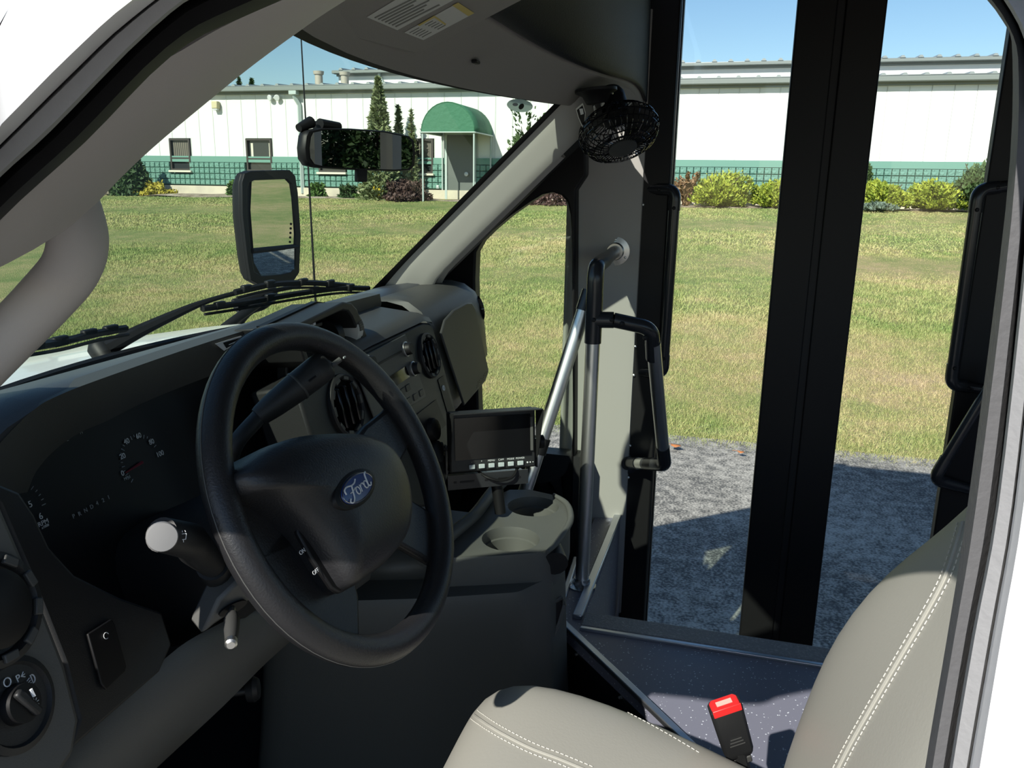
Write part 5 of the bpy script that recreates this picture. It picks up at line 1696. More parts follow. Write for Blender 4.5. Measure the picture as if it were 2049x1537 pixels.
# ================================================================== ENGINE COVER WITH CUP HOLDERS
dg = thing('engine_cover', 'grey engine cover console between the seats', 'console', (0.25, 0.5, 0.55))
top = [(0.165, 0.335), (0.24, 0.292), (0.36, 0.285), (0.45, 0.36), (0.52, 0.50), (0.52, 0.80), (-0.02, 0.80), (0.03, 0.66), (0.09, 0.50)]
m_ = MB()
def rr(poly, k=5, rad=0.05):
    pts = [V(x, y, 0) for x, y in poly]
    c = pts + pts[:1]
    out = []
    n = len(pts)
    for i in range(n):
        a, b, c2 = pts[i - 1], pts[i], pts[(i + 1) % n]
        f_ = fillet([a, b, c2], rad, k)[1:-1]
        out += f_
    return out
tp_ = rr(top)
cen2 = sum(tp_, V(0, 0, 0)) / len(tp_)
def lay(s, z, dx=0.0, dy=0.0):
    return [V(cen2.x + (p.x - cen2.x) * s + dx, cen2.y + (p.y - cen2.y) * s + dy, z) for p in tp_]
m_.loft([lay(1.10, 0.55), lay(1.04, 0.75), lay(1.0, 0.93), lay(0.985, 0.985), lay(0.95, 1.0), lay(0.6, 1.004)])
m_.build('cover_shell', M['console_plastic'], dg, smooth=50)
# cup tray
TZ = plane((0.3, 0.4, 1.065), (-0.05, -0.02, 1))
tray_px = [(868, 1118), (900, 1085), (955, 1030), (990, 993), (1020, 980), (1060, 980), (1105, 990), (1132, 1006), (1140, 1030), (1136, 1050), (1118, 1080), (1100, 1098), (1075, 1106), (1000, 1112)]
tr_o = [atp(a, b, TZ) for a, b in tray_px]
cups = [(1022, 1078, 0.058), (1067, 1013, 0.056)]
def circ(c, r, k=28):
    return [c + V(r * math.cos(2 * PI * j / k), r * math.sin(2 * PI * j / k), 0) for j in range(k)]
bm = bmesh.new()
loops = [tr_o] + [[p for p in circ(atp(a, b, TZ), r)] for a, b, r in cups]
eds = []
for lp in loops:
    vs = [bm.verts.new(p) for p in lp]
    eds += [bm.edges.new((vs[i], vs[(i + 1) % len(vs)])) for i in range(len(vs))]
bmesh.ops.triangle_fill(bm, use_beauty=True, edges=eds)
bm.verts.index_update()
m_ = MB()
m_.add([v.co.copy() for v in bm.verts], [[v.index for v in f.verts] for f in bm.faces])
bm.free()
m_.build('tray_top', M['console_plastic'], dg)
m_ = MB()
ctr = sum(tr_o, V(0, 0, 0)) / len(tr_o)
m_.grid([[p for p in tr_o + tr_o[:1]], [ctr + (p - ctr) * 1.015 + V(0, 0, -0.006) for p in tr_o + tr_o[:1]], [ctr + (p - ctr) * 1.02 + V(-0.005, -0.002, -0.085) for p in tr_o + tr_o[:1]]])
m_.build('tray_side', M['console_plastic'], dg, smooth=50)
for a, b, r in cups:
    c = atp(a, b, TZ)
    m_ = MB()
    m_.grid([[q for q in circ(c, rad_) + circ(c, rad_)[:1]] for rad_ in (r,)] + [[q + V(0, 0, h) for q in circ(c, rad_) + circ(c, rad_)[:1]] for rad_, h in ((r * 0.985, -0.004), (r * 0.96, -0.022), (r * 0.90, -0.024), (r * 0.80, -0.075), (r * 0.02, -0.075))])
    m_.build('cup_well', M['console_plastic'], dg, smooth=35)
rd = [atp(a, b, plane(TZ[0] + V(0, 0, 0.014), TZ[1])) for a, b in ((846, 1122), (905, 1068), (950, 1030), (985, 985), (1008, 962))]
MB().tube(smooth_path(rd, 5), 0.013, 12).build('side_ridge', M['console_plastic'], dg)
# right hand lip
rd = [atp(a, b, plane(TZ[0] + V(0, 0, 0.004), TZ[1])) for a, b in ((1108, 990), (1134, 1008), (1142, 1032), (1137, 1052), (1115, 1085), (1095, 1105))]
rl_ = smooth_path(rd, 5)
MB().tube(rl_, [0.007 * math.sin(PI * (0.08 + 0.84 * i / (len(rl_) - 1))) ** 0.4 for i in range(len(rl_))], 10).build('outer_lip', M['console_plastic'], dg)
MB().tube([atp(1100, 1060, TZ) + V(0, 0, -0.02), atp(1112, 1100, TZ) + V(0, 0, -0.03)], [0.018, 0.026], 14).build('cup_bulge', M['dark_plastic'], dg)
# long ledge from tray to dash
m_ = MB()
m_.grid([[V(0.17, 0.50, 1.045), V(0.27, 0.49, 1.05)], [V(0.14, 0.58, 1.045), V(0.30, 0.60, 1.05)], [V(0.10, 0.70, 1.05), V(0.32, 0.70, 1.055)]])
m_.build('ledge', M['console_plastic'], dg, solid=0.05)
# storage slot in the passenger end
SLP = plane((0.29, 0.293, 0.88), (-0.55, -0.83, 0.1))
slot = [(1112, 1192), (1118, 1205), (1108, 1240), (1082, 1300), (1064, 1330), (1050, 1337), (1040, 1325), (1039, 1290), (1048, 1245), (1065, 1222)]
m_ = MB()
m_.prism([atp(a, b, SLP) + SLP[1] * 0.016 for a, b in slot], -SLP[1] * 0.03)
m_.build('slot_shade', M['black'], dg, smooth=0)  # black plate standing in for the shade inside the open recess
MB().tube([atp(a, b, SLP) + SLP[1] * 0.016 for a, b in slot], 0.005, 8, closed=True).build('slot_rim', M['console_plastic'], dg)

# ================================================================== MONITOR
mon = thing('backup_monitor', 'black rear view monitor with sun hood and six grey buttons', 'monitor', at(985, 880, x=0.33))
mr = V(0.52, -0.854, 0.0).normalized()
mu_ = V(0.10, 0.06, 0.99)
mu_ = (mu_ - mr * mu_.dot(mr)).normalized()
mn = mr.cross(mu_)
mc = at(987, 882, x=0.33)
def mpnt(a, b, c=0.0):
    return mc + mr * a + mu_ * b + mn * c
hw, hh = 0.091, 0.062
MB().obox(mpnt(0, 0, -0.014), (mr, mu_, mn), (2 * hw, 2 * hh, 0.026)).build('case', M['dark_plastic'], mon, bevel=0.004)
MB().obox(mpnt(0, 0.008, 0.0005), (mr, mu_, mn), (2 * hw - 0.022, 2 * hh - 0.038, 0.003)).build('screen', M['gloss_black'], mon)
# sun hood: top and two tapering sides
MB().prism([mpnt(-hw, hh, 0), mpnt(hw, hh, 0), mpnt(hw, hh + 0.004, 0.05), mpnt(-hw, hh + 0.004, 0.05)], mu_ * 0.002).build('hood_top', M['dark_plastic'], mon)
for s in (-1, 1):
    MB().prism([mpnt(s * hw, hh, 0), mpnt(s * hw, hh + 0.004, 0.05), mpnt(s * hw, -hh + 0.03, 0.012), mpnt(s * hw, -hh + 0.02, 0)], mr * (0.002 * s)).build('hood_side', M['dark_plastic'], mon)
MB().obox(mpnt(hw - 0.010, 0.01, 0.003), (mr, mu_, mn), (0.005, 0.07, 0.004)).build('side_catch', M['grey_plastic'], mon)
M['button_grey'] = mat('button_grey', (0.42, 0.47, 0.48), 0.5)
for k, s in enumerate(('-', '+', 'MENU', 'CAM', 'MODE', 'POWER')):
    u = -0.046 + 0.0205 * k
    MB().obox(mpnt(u, -hh + 0.0115, 0.0015), (mr, mu_, mn), (0.0125, 0.009, 0.004)).build('button', M['button_grey'], mon, bevel=0.001)
    textmesh(s, 0.0055, mpnt(u, -hh + 0.0215, 0.0006), mr, mu_, M['white_print'], mon, 'lettering')
for k in range(3):
    disc(mpnt(0.072 + 0.006 * k, -hh + 0.0115, 0.0), mn, mr, 0.0018 - 0.0004 * k, 0.0018 - 0.0004 * k, 0.001, 12).build('sensor_dot', M['white_print'], mon)
br = thing('monitor_bracket', 'slotted black metal bracket holding the monitor', 'bracket', mpnt(0, -0.1, -0.03))
MB().obox(mpnt(-0.010, -hh - 0.016, -0.035), (mr, mu_, mn), (0.17, 0.003, 0.05)).build('shelf_plate', M['black_steel'], br)
pl_ = MB().obox(mpnt(-0.010, -hh - 0.020, -0.008), (mr, mu_, mn), (0.17, 0.030, 0.003)).build('front_plate', M['black_steel'], br)
for u, w in ((-0.055, 0.03), (0.025, 0.03), (-0.015, 0.006), (0.055, 0.006), (-0.08, 0.006)):
    MB().obox(mpnt(u, -hh - 0.020, -0.006), (mr, mu_, mn), (w, 0.004, 0.001)).build('slot', M['black'], pl_)
MB().tube([mpnt(0.01, -hh - 0.02, -0.03), mpnt(0.015, -hh - 0.05, -0.03), mpnt(0.02, -hh - 0.10, -0.03)], 0.012, 12).build('ball_mount', M['black'], br)
for s in (-1, 1):
    MB().lathe(mpnt(s * (hw + 0.002), -0.012, -0.014), mr * s, [(0.006, 0), (0.006, 0.008), (0.014, 0.009), (0.014, 0.018), (0.010, 0.020)], 16).build('clamp_knob', M['black'], br)
    MB().obox(mpnt(s * (hw + 0.005), -0.035, -0.016), (mr, mu_, mn), (0.003, 0.06, 0.014)).build('side_arm', M['black_steel'], br)
cb = thing('monitor_cable', 'black cable looping under the monitor', 'cable', mpnt(0.02, -0.08, 0))
MB().tube(smooth_path([mpnt(-0.03, -hh - 0.002, -0.02), mpnt(-0.015, -hh - 0.012, 0.004), mpnt(0.012, -hh - 0.020, 0.008), mpnt(0.038, -hh - 0.016, 0.004), mpnt(0.050, -hh - 0.004, -0.006), mpnt(0.052, -hh + 0.004, -0.02)], 6), 0.0028, 8).build('cable_run', M['black'], cb)
MB().tube([mpnt(0.052, -hh - 0.001, -0.006), mpnt(0.052, -hh + 0.004, -0.02)], 0.0045, 8).build('cable_boot', M['black'], cb)

# ================================================================== RAILS
def rivet(p, d, parent, r=0.0045):
    MB().lathe(p, d, [(r, 0), (r, 0.002), (r * 0.5, 0.004), (0, 0.004)], 10).build('screw', M['black'], parent)
def flange(p, d, r, parent, m='steel'):
    f_ = MB().lathe(p, d, [(r, 0), (r, 0.004), (r * 0.62, 0.006), (r * 0.55, 0.022), (r * 0.5, 0.022)], 28).build('flange', M[m], parent)
    d = Vector(d).normalized()
    rf = V(0, 0, 1) if abs(d.z) < 0.9 else V(1, 0, 0)
    a = (rf - d * rf.dot(d)).normalized()
    b = d.cross(a)
    for k in range(3):
        t = 2 * PI * k / 3
        MB().lathe(p + (a * math.cos(t) + b * math.sin(t)) * r * 0.8 + d * 0.004, d, [(0.004, 0), (0.003, 0.002), (0, 0.003)], 8).build('screw', M['chrome'], f_)
TR = 0.0172
pb_ = at(1164, 1172, z=ZF)
pt = at(1188, 640, x=pb_.x + 0.01)
pe = V(pt.x, pt.y, at(1190, 545, x=pt.x).z)
wf_ = V(1.10, 0.335, 0)
wf_ = at(1231, 503, x=1.106)
stn = thing('stanchion', 'upright brushed steel stanchion with black elbow beside the step well', 'stanchion', pb_)
MB().tube([pb_, pt - V(0, 0, 0.045)], TR, 20).build('pole', M['steel'], stn)
flange(pb_, (0, 0, 1), 0.036, stn, 'chrome')
MB().tube(fillet([pt + V(0, 0, 0.055), V(pt.x, pt.y, pe.z + 0.012), lerp(V(pt.x, pt.y, pe.z + 0.012), wf_, 0.42)], 0.035, 8), TR * 1.12, 20).build('elbow', M['black_steel'], stn)
MB().tube([lerp(V(pt.x, pt.y, pe.z + 0.012), wf_, 0.40), wf_], TR, 20).build('wall_arm', M['black_steel'], stn)
flange(wf_ + V(0.006, 0, 0), V(pt.x, pt.y, pe.z) - wf_ + V(0, 0, 0.02), 0.040, stn, 'chrome')
MB().tube([pt - V(0, 0, 0.055), pt + V(0, 0, 0.060)], TR * 1.15, 20).build('tee_body', M['black_steel'], stn)
l1 = at(1268, 641, x=pt.x + 0.005)
l2 = at(1300, 655, x=pt.x + 0.02)
l3 = at(1327, 905, x=0.93)
l4 = at(1330, 930, x=0.95)
l5 = at(1256, 926, x=1.13)
MB().tube([pt, lerp(pt, l1, 0.5)], TR * 1.12, 20).build('tee_branch', M['black_steel'], stn)
for (a, b) in ((1188, 640), (1224, 640)):
    q = at(a, b, x=pt.x - 0.018)
    rivet(q, (-1, -0.2, 0.2), stn, 0.0055)
gl = thing('grab_loop', 'black slanting grab loop joined to the stanchion tee', 'grab rail', l4)
MB().tube(fillet([lerp(pt, l1, 0.5), l2 + (l2 - l1) * 0.15, lerp(l2, l3, 0.22)], [0, 0.04, 0], 8), TR * 1.02, 20).build('upper_tube', M['black_steel'], gl)
MB().tube([lerp(l2 + (l2 - l1) * 0.15, l3, 0.1), l3], TR, 20).build('slanted_tube', M['steel'], gl)
MB().tube(fillet([lerp(l2, l3, 0.95), l4, lerp(l4, l5, 0.5)], [0, 0.03, 0], 8), TR * 1.08, 18).build('lower_elbow', M['black_steel'], gl)
MB().tube([lerp(l4, l5, 0.2), lerp(l4, l5, 0.75)], TR * 0.95, 18).build('lower_tube', M['steel'], gl)
MB().tube([lerp(l4, l5, 0.7), l5], TR * 1.05, 18).build('end_socket', M['black_steel'], gl)
flange(l5 + V(0.003, 0, 0), (-1, -0.1, 0.1), 0.034, gl, 'black_steel')
for (a, b) in ((1245, 648), (1291, 676)):
    rivet(at(a, b, x=pt.x - 0.012), (-0.9, -0.3, 0.1), gl, 0.006)
dp = thing('diagonal_pole', 'slanted brushed steel pole running down behind the monitor', 'pole', at(1055, 985, x=0.62))
q0, q1 = at(1178, 590, x=pt.x + 0.045), at(1050, 985, x=0.60)
MB().tube([q0, q1], TR, 20).build('pole', M['steel'], dp)
MB().tube([q0 + (q0 - q1).normalized() * 0.01, q0 - (q0 - q1).normalized() * 0.04], TR * 1.12, 18).build('upper_socket', M['black_steel'], dp)
MB().tube([lerp(q0, q1, 0.72), lerp(q0, q1, 0.80)], TR * 1.2, 18).build('clamp', M['black'], dp)

def door_rail(label, pts, parent_x, scr):
    r = thing('door_grab_rail', label, 'grab rail', pts[-1])
    P = fillet(pts, 0.035, 8)
    MB().tube(P, 0.0145, 18).build('rail_tube', M['black_steel'], r)
    n_p = len(pts)
    for i in (1, n_p - 2):
        a, b, c = pts[i - 1], pts[i], pts[i + 1]
        u, v = (a - b).normalized(), (c - b).normalized()
        MB().tube(fillet([b + u * 0.055, b, b + v * 0.055], 0.035, 8), 0.0162, 18).build('elbow', M['black_steel'], r)
        for w_ in (u, v):
            rivet(b + w_ * 0.048 + V(-0.016, 0, 0), (-1, 0, 0), r, 0.005)
    return r
X1 = 1.115
door_rail('black tubular grab rail on the front door leaf', [V(1.15, at(1285, 378, x=X1).y, at(1285, 378, x=X1).z), at(1352, 380, x=X1), at(1327, 748, x=X1), V(1.15, at(1265, 748, x=X1).y, at(1265, 748, x=X1).z)], X1, None)
door_rail('black tubular grab rail on the rear door leaf', [V(1.15, at(2030, 372, x=X1).y, at(2030, 372, x=X1).z), at(1957, 380, x=X1), at(1902, 770, x=X1), V(1.15, at(1975, 785, x=X1).y, at(1975, 785, x=X1).z)], X1, None)
rl = thing('slanted_door_rail', 'slanting black grab rail low on the rear door leaf', 'grab rail', at(1872, 960, x=1.05))
pts = [at(2005, 735, x=1.05), at(1868, 960, x=1.05), at(1960, 985, x=1.12)]
MB().tube(fillet(pts, 0.03, 8), 0.0145, 18).build('rail_tube', M['black_steel'], rl)
MB().tube(fillet([lerp(pts[1], pts[0], 0.2), pts[1], lerp(pts[1], pts[2], 0.5)], 0.03, 8), 0.0162, 18).build('elbow', M['black_steel'], rl)
MB().prism([pts[0] + V(0.03, 0, 0), pts[1] + V(0.03, -0.01, 0.01), pts[2] + V(0.0, 0, 0.01)], (0.006, 0, 0)).build('infill_panel', M['black'], rl)

# ================================================================== FAN
fc = at(1238, 264, x=0.66)
fa_ = V(-0.42, -0.32, -0.85).normalized()
fan = thing('dash_fan', 'small black wire caged fan hanging below the overhead bulkhead', 'fan', fc)
f1 = V(1, 0, 0)
f1 = (f1 - fa_ * f1.dot(fa_)).normalized()
f2 = fa_.cross(f1)
R0 = 0.088
def fpt(r, a, h):
    return fc + (f1 * math.cos(a) + f2 * math.sin(a)) * r + fa_ * h
prof_f = [(0.030, 0.040), (0.05, 0.042), (0.062, 0.037), (0.075, 0.029), (0.0845, 0.015), (R0, 0.0), (0.0845, -0.015), (0.073, -0.027), (0.06, -0.034), (0.03, -0.036)]
for (r, h) in prof_f[1:-1]:
    MB().tube([fpt(r, 2 * PI * j / 40, h) for j in range(40)], 0.0013 if r < R0 else 0.0022, 5, closed=True).build('guard_ring', M['gloss_black'], fan)
gw = MB()
for k in range(40):
    a = 2 * PI * k / 40
    gw.tube([fpt(r, a + 0.25 * (0.1 - r) * 8 * (1 if h > 0 else -1), h) for r, h in prof_f], 0.0011, 4)
tag(gw.build('guard_wires', M['gloss_black'], fan), kind='stuff')
MB().lathe(fc + fa_ * 0.040, fa_, [(0.031, -0.003), (0.031, 0.003), (0.02, 0.005), (0, 0.005)], 24).build('badge', M['mid_plastic'], fan)
bl_ = MB()
for k in range(4):
    a = 2 * PI * k / 4
    m2 = MB()
    m2.grid([[fpt(r, a + t * 0.9, 0.012 - 0.03 * t + 0.004) for t in (0, 0.33, 0.66, 1.0)] for r in (0.02, 0.045, 0.07, 0.085)])
    m2.build('fan_blade', M['dark_plastic'], fan, solid=0.002)
mt_ = fc - fa_ * 0.03
MB().lathe(mt_, -fa_, [(0.030, 0), (0.034, 0.008), (0.034, 0.060), (0.028, 0.072), (0, 0.073)], 28).build('motor_housing', M['black'], fan)
bs = at(1192, 190, x=0.63)
MB().lathe(bs + V(0, 0, 0.012), (0, -0.1, -1), [(0.045, 0), (0.045, 0.006), (0.030, 0.014), (0.022, 0.03), (0, 0.032)], 28).build('base_plate', M['black'], fan)
for k in range(3):
    a = 2 * PI * k / 3 + 0.6
    MB().lathe(bs + V(0.034 * math.cos(a), 0.034 * math.sin(a), 0.004), (0, -0.1, -1), [(0.004, 0), (0.003, 0.003), (0, 0.004)], 8).build('screw', M['chrome'], fan)
MB().tube([bs, bs + V(0.0, -0.01, -0.045), mt_ - fa_ * 0.04 + V(-0.03, 0.0, 0)], 0.012, 10).build('swivel_arm', M['black'], fan)
# printed tags on the fan
tg = [(1152, 218), (1166, 206), (1172, 226), (1170, 245), (1165, 254), (1157, 236)]
m_ = MB()
m_.prism([at(a, b, x=0.615) for a, b in tg], (0.0015, 0, 0))
t1 = m_.build('hanging_tag', M['label_white'], fan)
cen_t = sum([at(a, b, x=0.6145) for a, b in tg], V(0, 0, 0)) / 6
m_ = MB()
m_.prism([cen_t + (at(a, b, x=0.6145) - cen_t) * 0.82 for a, b in tg], (0.0004, 0, 0))
m_.build('tag_face', M['black'], t1)
m_ = MB()
m_.prism([at(a, b, x=0.6140) for a, b in ((1159, 218), (1166, 217), (1168, 228), (1162, 230))], (0.0003, 0, 0))
m_.build('tag_print', M['white_print'], t1)
m_ = MB()
m_.prism([at(a, b, x=0.622) for a, b in ((1187, 213), (1205, 194), (1210, 207), (1190, 231))], (0.002, 0, 0))
t2 = m_.build('rating_label', M['label_white'], fan)
for k in range(4):
    m_ = MB()
    m_.prism([at(a, b, x=0.6215) for a, b in ((1190, 213 + 4 * k), (1204, 198 + 4 * k - k), (1204.5, 200 + 4 * k - k), (1190.5, 215 + 4 * k))], (0.0003, 0, 0))
    m_.build('label_line', M['label_print'], t2)
MB().tube([at(1243, 185, x=0.68), at(1250, 210, x=0.68), at(1256, 222, x=0.68)], 0.004, 8).build('power_lead', M['black'], fan)

# ================================================================== INTERIOR MIRROR
ic = at(717, 298, x=0.05)
dI = ray(717, 298).normalized()
nI = (V(0.30, -0.95, 0.02).normalized() - dI).normalized()
im = thing('interior_mirror', 'wide black interior rear view mirror hanging from the windshield', 'mirror', ic)
IP = plane(ic, nI)
ipx = [(612, 262), (640, 256), (700, 257), (770, 262), (818, 272), (828, 282), (831, 305), (829, 332), (820, 341), (790, 343), (700, 340), (635, 336), (615, 331), (606, 318), (604, 296), (607, 272)]
fI = [atp(a, b, IP) for a, b in ipx]
cI = sum(fI, V(0, 0, 0)) / len(fI)
m_ = MB()
m_.loft([[cI + (p - cI) * 0.97 + nI * 0.004 for p in fI], fI, [p - nI * 0.012 for p in fI], [cI + (p - cI) * 0.8 - nI * 0.03 for p in fI], [cI + (p - cI) * 0.4 - nI * 0.036 for p in fI]])
m_.build('housing', M['black'], im, smooth=50)
m_ = MB()
m_.prism([cI + wq * 1.0 + nI * 0.0045 for wq in [((p - cI) * 0.91) for p in fI]], nI * 0.001)
m_.build('glass', M['dim_mirror'], im, smooth=0)
ta = atp(722, 340, IP)
MB().obox(ta + V(0, 0, -0.008), ((nI.cross(V(0, 0, 1))).normalized(), V(0.1, 0, 1).normalized(), nI), (0.022, 0.022, 0.008)).build('dimming_tab', M['black'], im, bevel=0.002)
b0 = atp(660, 256, IP) - nI * 0.03
MB().tube([b0 + V(0, 0, -0.01), at_ws(640, 246, -0.01)], 0.009, 10).build('mount_arm', M['black'], im)
MB().tube([atp(648, 248, IP) - nI * 0.01, atp(690, 254, IP) - nI * 0.015], [0.0085, 0.0075], 12).build('wire_cover', M['black'], im)
MB().tube([atp(606, 256, IP) - nI * 0.01, atp(635, 244, IP) - nI * 0.015], [0.006, 0.009], 12).build('ball_joint', M['black'], im)

# ================================================================== SUN VISOR
vi = thing('sun_visor', 'grey sun visor folded up against the headliner with warning labels', 'sun visor', at(830, 60, z=1.955))
VP = plane((0.1, 0.50, 1.936), (0, -0.45, -1))
vpx = [(560, -20), (600, 30), (625, 56), (720, 82), (828, 109), (850, 104), (866, 95), (1047, 1), (1080, -30), (1040, -140), (700, -160)]
m_ = MB()
m_.prism([atp(a, b, VP) for a, b in vpx], -VP[1] * 0.016)
m_.build('visor_panel', M['headliner'], vi, bevel=0.006, segs=3)
VQ = plane(VP[0] + VP[1] * 0.0006, VP[1])
VR = plane(VP[0] + VP[1] * 0.0012, VP[1])
def vplate(pxs, m, pl, name, parent, th=0.0003):
    m2 = MB()
    m2.prism([atp(a, b, pl) for a, b in pxs], pl[1] * th)
    return m2.build(name, M[m], parent, smooth=0)
lb1 = vplate([(734, 34), (795, 60), (918, -6), (930, -40), (840, -30)], 'label_white', VQ, 'warning_label', vi)
lb2 = vplate([(809, 65), (847, 80), (949, 26), (917, 5)], 'label_white', VQ, 'airbag_label', vi)
vplate([(905, 11), (937, 32), (949, 26), (917, 5)], 'label_yellow', VR, 'yellow_header', lb2)
vplate([(866, 33), (869, 31), (893, 48), (890, 50)], 'label_yellow', VR, 'yellow_row', lb2)
vplate([(836, 50), (866, 33), (869, 35), (839, 52)], 'label_yellow', VR, 'yellow_row', lb2)
for k in range(7):
    t = (k + 0.7) / 7.5
    a0, b0_ = lerp(738, 790, t), lerp(34, 56, t)
    L = 88 - 12 * (k % 3)
    vplate([(a0 + 6, b0_ - 1), (a0 + 6 + L, b0_ - 1 - L * 0.5), (a0 + 8 + L, b0_ + 0.6 - L * 0.5), (a0 + 8, b0_ + 0.6)], 'label_print', VR, 'text_line', lb1)
for k in range(5):
    t = (k + 0.7) / 5.5
    a0, b0_ = lerp(812, 846, t), lerp(65, 77, t)
    vplate([(a0 + 3, b0_ - 1.2), (a0 + 22, b0_ - 11.5), (a0 + 22.6, b0_ - 10.6), (a0 + 3.6, b0_ - 0.3)], 'label_print', VR, 'text_line', lb2)
    vplate([(a0 + 34, b0_ - 17), (a0 + 50, b0_ - 25.5), (a0 + 50.6, b0_ - 24.6), (a0 + 34.6, b0_ - 16)], 'label_print', VR, 'text_line', lb2)
# little white tab further along the headliner
tb = thing('paper_tab', 'tiny white paper tab at the seam of headliner and bulkhead', 'tab', at(1032, 18, y=0.40))
m_ = MB()
m_.prism([at(a, b, y=0.395) for a, b in ((1028, 20), (1037, 12), (1038, 24))], (0, 0.001, 0))
m_.build('tab', M['label_white'], tb)

# ================================================================== SEAT
seat = thing('driver_seat', 'pale grey vinyl driver seat with double stitched seams', 'seat', (-0.41, 0.1, 0.57))
def sup(cx, cy, rx, ry, z, e=0.5, k=44):
    out = []
    for j in range(k):
        a = 2 * PI * j / k
        c, s = math.cos(a), math.sin(a)
        out.append(V(cx + rx * math.copysign(abs(c) ** e, c), cy + ry * math.copysign(abs(s) ** e, s), z))
    return out
m_ = MB()
secs = []
for z, hwid, th, fy, cx in ((0.96, 0.205, 0.055, -0.098, -0.43), (1.00, 0.222, 0.064, -0.096, -0.43), (1.06, 0.230, 0.070, -0.104, -0.43), (1.13, 0.232, 0.072, -0.118, -0.43), (1.20, 0.228, 0.072, -0.132, -0.43), (1.27, 0.214, 0.072, -0.152, -0.435), (1.34, 0.190, 0.070, -0.178, -0.445), (1.40, 0.160, 0.066, -0.205, -0.46), (1.45, 0.132, 0.060, -0.222, -0.475), (1.50, 0.105, 0.052, -0.238, -0.485), (1.55, 0.075, 0.04, -0.255, -0.49), (1.575, 0.04, 0.02, -0.275, -0.49)):
    secs.append(sup(cx, fy - th, hwid, th, z))
m_.loft(secs)
m_.build('backrest', M['vinyl'], seat, smooth=80, sub=1)
# cushion
m_ = MB()
secs = []
for y, hx, zt, zb in ((-0.20, 0.200, 0.98, 0.88), (-0.10, 0.225, 1.005, 0.88), (0.0, 0.243, 1.030, 0.88), (0.08, 0.252, 1.052, 0.88), (0.16, 0.256, 1.070, 0.88), (0.235, 0.252, 1.077, 0.885), (0.280, 0.242, 1.062, 0.895), (0.308, 0.226, 1.030, 0.915), (0.316, 0.20, 0.995, 0.935)):
    s_ = []
    for j in range(44):
        a = 2 * PI * j / 44
        c, s = math.cos(a), math.sin(a)
        s_.append(V(-0.41 + hx * math.copysign(abs(c) ** 0.42, c), y, (zt + zb) / 2 + (zt - zb) / 2 * math.copysign(abs(s) ** 0.5, s)))
    secs.append(s_)
m_.loft(secs)
m_.build('cushion', M['vinyl'], seat, smooth=80, sub=1)
m_ = MB()
m_.loft([[V(-0.41 + sx * 0.20, 0.05 + sy * 0.2, z) for sx, sy in ((-1, -1), (1, -1), (1, 1), (-1, 1))] for z in (0.55, 0.9)])
m_.build('pedestal', M['black'], seat, bevel=0.01)
def stitches(path, name, step=0.006, r=0.0006, lift=0.0):
    L = resample(path, max(4, int(sum((path[i + 1] - path[i]).length for i in range(len(path) - 1)) / step)))
    g = MB()
    for i in range(len(L) - 1):
        a, b = L[i].lerp(L[i + 1], 0.15), L[i].lerp(L[i + 1], 0.82)
        g.tube([a, b], r, 4)
    tag(g.build(name, M['thread'], seat), kind='stuff')
SEAM = {}
# seams and stitching laid on the cushion and backrest surfaces
dgp = bpy.context.evaluated_depsgraph_get()
def on_surface(ob, pxs, lift=0.0008):
    ev = ob.evaluated_get(bpy.context.evaluated_depsgraph_get())
    mw = ob.matrix_world
    inv = mw.inverted()
    out = []
    for a, b in pxs:
        r = ray(a, b).normalized()
        ok, loc, nor, _ = ev.ray_cast(inv @ CAM, (inv.to_3x3() @ r).normalized())
        if ok:
            out.append(mw @ loc + (mw.to_3x3() @ nor).normalized() * lift)
    return out
bpy.context.view_layer.update()
sb = [o for o in seat.children if o.name.startswith('backrest')][0]
sc_ = [o for o in seat.children if o.name.startswith('cushion')][0]
def dense(l, n=10):
    P = smooth_path([V(a, b, 0) for a, b in l], n)
    return [(p.x, p.y) for p in P]
sm_px = [(1928, 1045), (1915, 1090), (1890, 1160), (1850, 1235), (1800, 1320), (1745, 1415), (1700, 1495), (1660, 1575)]
for off, nm in ((-10, 'stitching'), (11, 'stitching')):
    p_ = on_surface(sb, dense([(a + off, b) for a, b in sm_px]))
    if len(p_) > 4:
        stitches(p_, nm)
p_ = on_surface(sb, dense(sm_px), 0.0)
if len(p_) > 4:
    MB().tube(p_, 0.0022, 6).build('welt_seam', M['vinyl'], seat)
cu_px = [(932, 1418), (960, 1440), (1000, 1466), (1060, 1497), (1120, 1520), (1180, 1545)]
for dx, dy in ((-6, 8), (7, -9)):
    p_ = on_surface(sc_, dense([(a + dx, b + dy) for a, b in cu_px]))
    if len(p_) > 4:
        stitches(p_, 'stitching')
p_ = on_surface(sc_, dense(cu_px), 0.0)
if len(p_) > 4:
    MB().tube(p_, 0.0022, 6).build('welt_seam', M['vinyl'], seat)
ed_px = [(1145, 1382), (1200, 1402), (1250, 1424), (1300, 1450), (1350, 1478), (1400, 1508)]
p_ = on_surface(sc_, dense(ed_px))
if len(p_) > 4:
    stitches(p_, 'stitching')

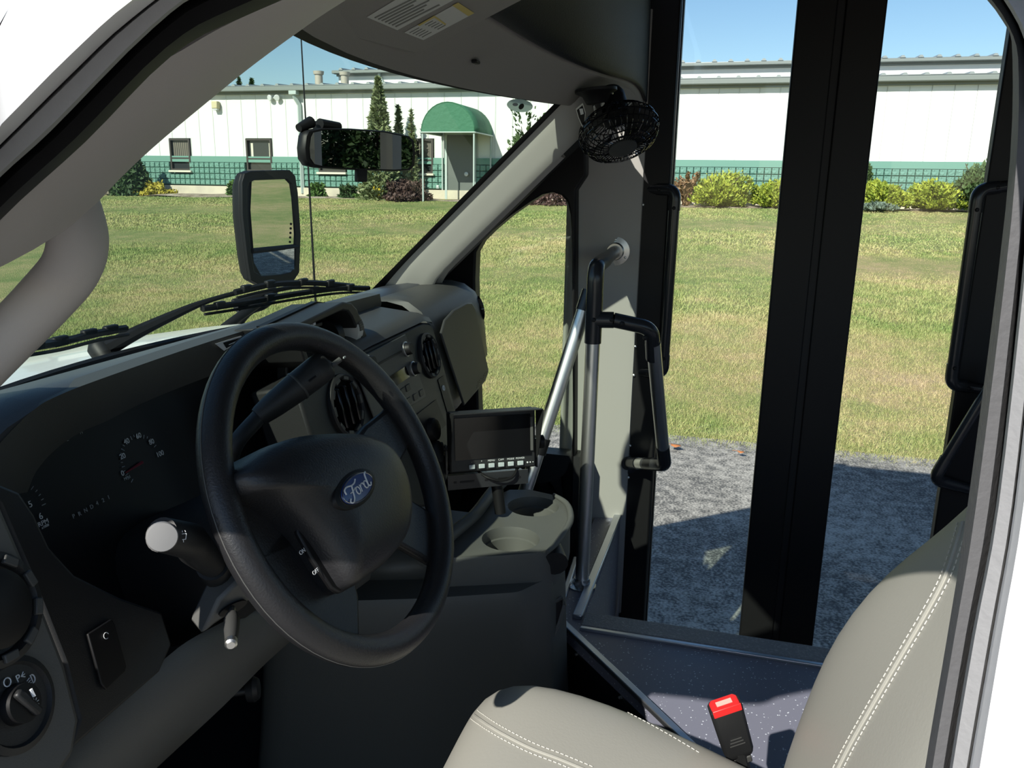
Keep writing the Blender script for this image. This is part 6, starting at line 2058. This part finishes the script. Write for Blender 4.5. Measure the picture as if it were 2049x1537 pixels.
# seat belt buckle
bk0 = at(1478, 1505, x=-0.145)
bk1 = at(1449, 1408, x=-0.165)
bd = (bk1 - bk0).normalized()
bu = thing('seat_belt_buckle', 'black seat belt buckle with red release button', 'buckle', bk0)
br_ = V(0.35, -0.93, 0.05)
br_ = (br_ - bd * br_.dot(bd)).normalized()
bo_ = bd.cross(br_)
Lb = (bk1 - bk0).length
m_ = MB()
def bsec(t, w, d):
    c = bk0 + bd * (Lb * t)
    return [c + br_ * (w * sx) + bo_ * (d * sy) for sx, sy in ((-1, -0.6), (-0.8, -1), (0.8, -1), (1, -0.6), (1, 0.6), (0.8, 1), (-0.8, 1), (-1, 0.6))]
m_.loft([bsec(0.0, 0.019, 0.010), bsec(0.1, 0.021, 0.012), bsec(0.9, 0.0225, 0.0135), bsec(0.98, 0.0225, 0.013)])
m_.build('buckle_body', M['dark_plastic'], bu, bevel=0.001, smooth=50)
m_ = MB()
m_.loft([bsec(0.985, 0.0200, 0.0115), bsec(1.02, 0.0195, 0.011)])
rb = m_.build('release_button', M['red'], bu, bevel=0.0015)
c_ = bk0 + bd * (Lb * 1.005) - bo_ * 0.0108
MB().obox(bk0 + bd * (Lb * 1.022) + bo_ * 0.0, (br_, bo_, bd), (0.022, 0.008, 0.001)).build('press_print', mat('press_print', (0.8, 0.35, 0.3), 0.6), rb)
side = bo_ if bo_.dot(CAM - bk0) > 0 else -bo_
MB().obox(bk0 + bd * (Lb * 0.985) + side * 0.0125, (br_, bd, side), (0.040, 0.012, 0.002)).build('button_front', M['red'], bu, bevel=0.0008)
for k in range(3):
    MB().obox(bk0 + bd * (Lb * (0.30 + 0.06 * k)) + side * 0.0134, (br_, bd, side), (0.022 - 0.003 * k, 0.0015, 0.0006)).build('embossed_line', M['mid_plastic'], bu)
MB().tube([bk0 + bd * 0.005, bk0 - bd * 0.03, bk0 - bd * 0.09 + V(0, 0, -0.02)], [0.012, 0.010, 0.010], 8).build('stalk', M['dark_plastic'], bu)
MB().obox(bk0 - bd * 0.012, (br_, bd, bo_), (0.03, 0.012, 0.014)).build('boot', M['mid_plastic'], bu, bevel=0.002)

# small fire extinguisher lying beside the console
fx = thing('fire_extinguisher', 'dark red fire extinguisher tucked behind the console', 'fire extinguisher', at(1115, 1190, x=0.46))
c_ = at(1112, 1186, x=0.47)
MB().lathe(c_ + V(-0.02, 0.12, -0.012), (0.12, -1, 0.05), [(0.0, -0.2), (0.03, -0.19), (0.038, -0.17), (0.038, 0.05), (0.03, 0.075), (0.015, 0.085)], 24).build('cylinder', M['dark_red'], fx)
MB().lathe(c_ + V(-0.01, 0.036, -0.008), (0.12, -1, 0.05), [(0.014, 0), (0.014, 0.03), (0.02, 0.032), (0.02, 0.04), (0, 0.041)], 16).build('valve', M['black'], fx)
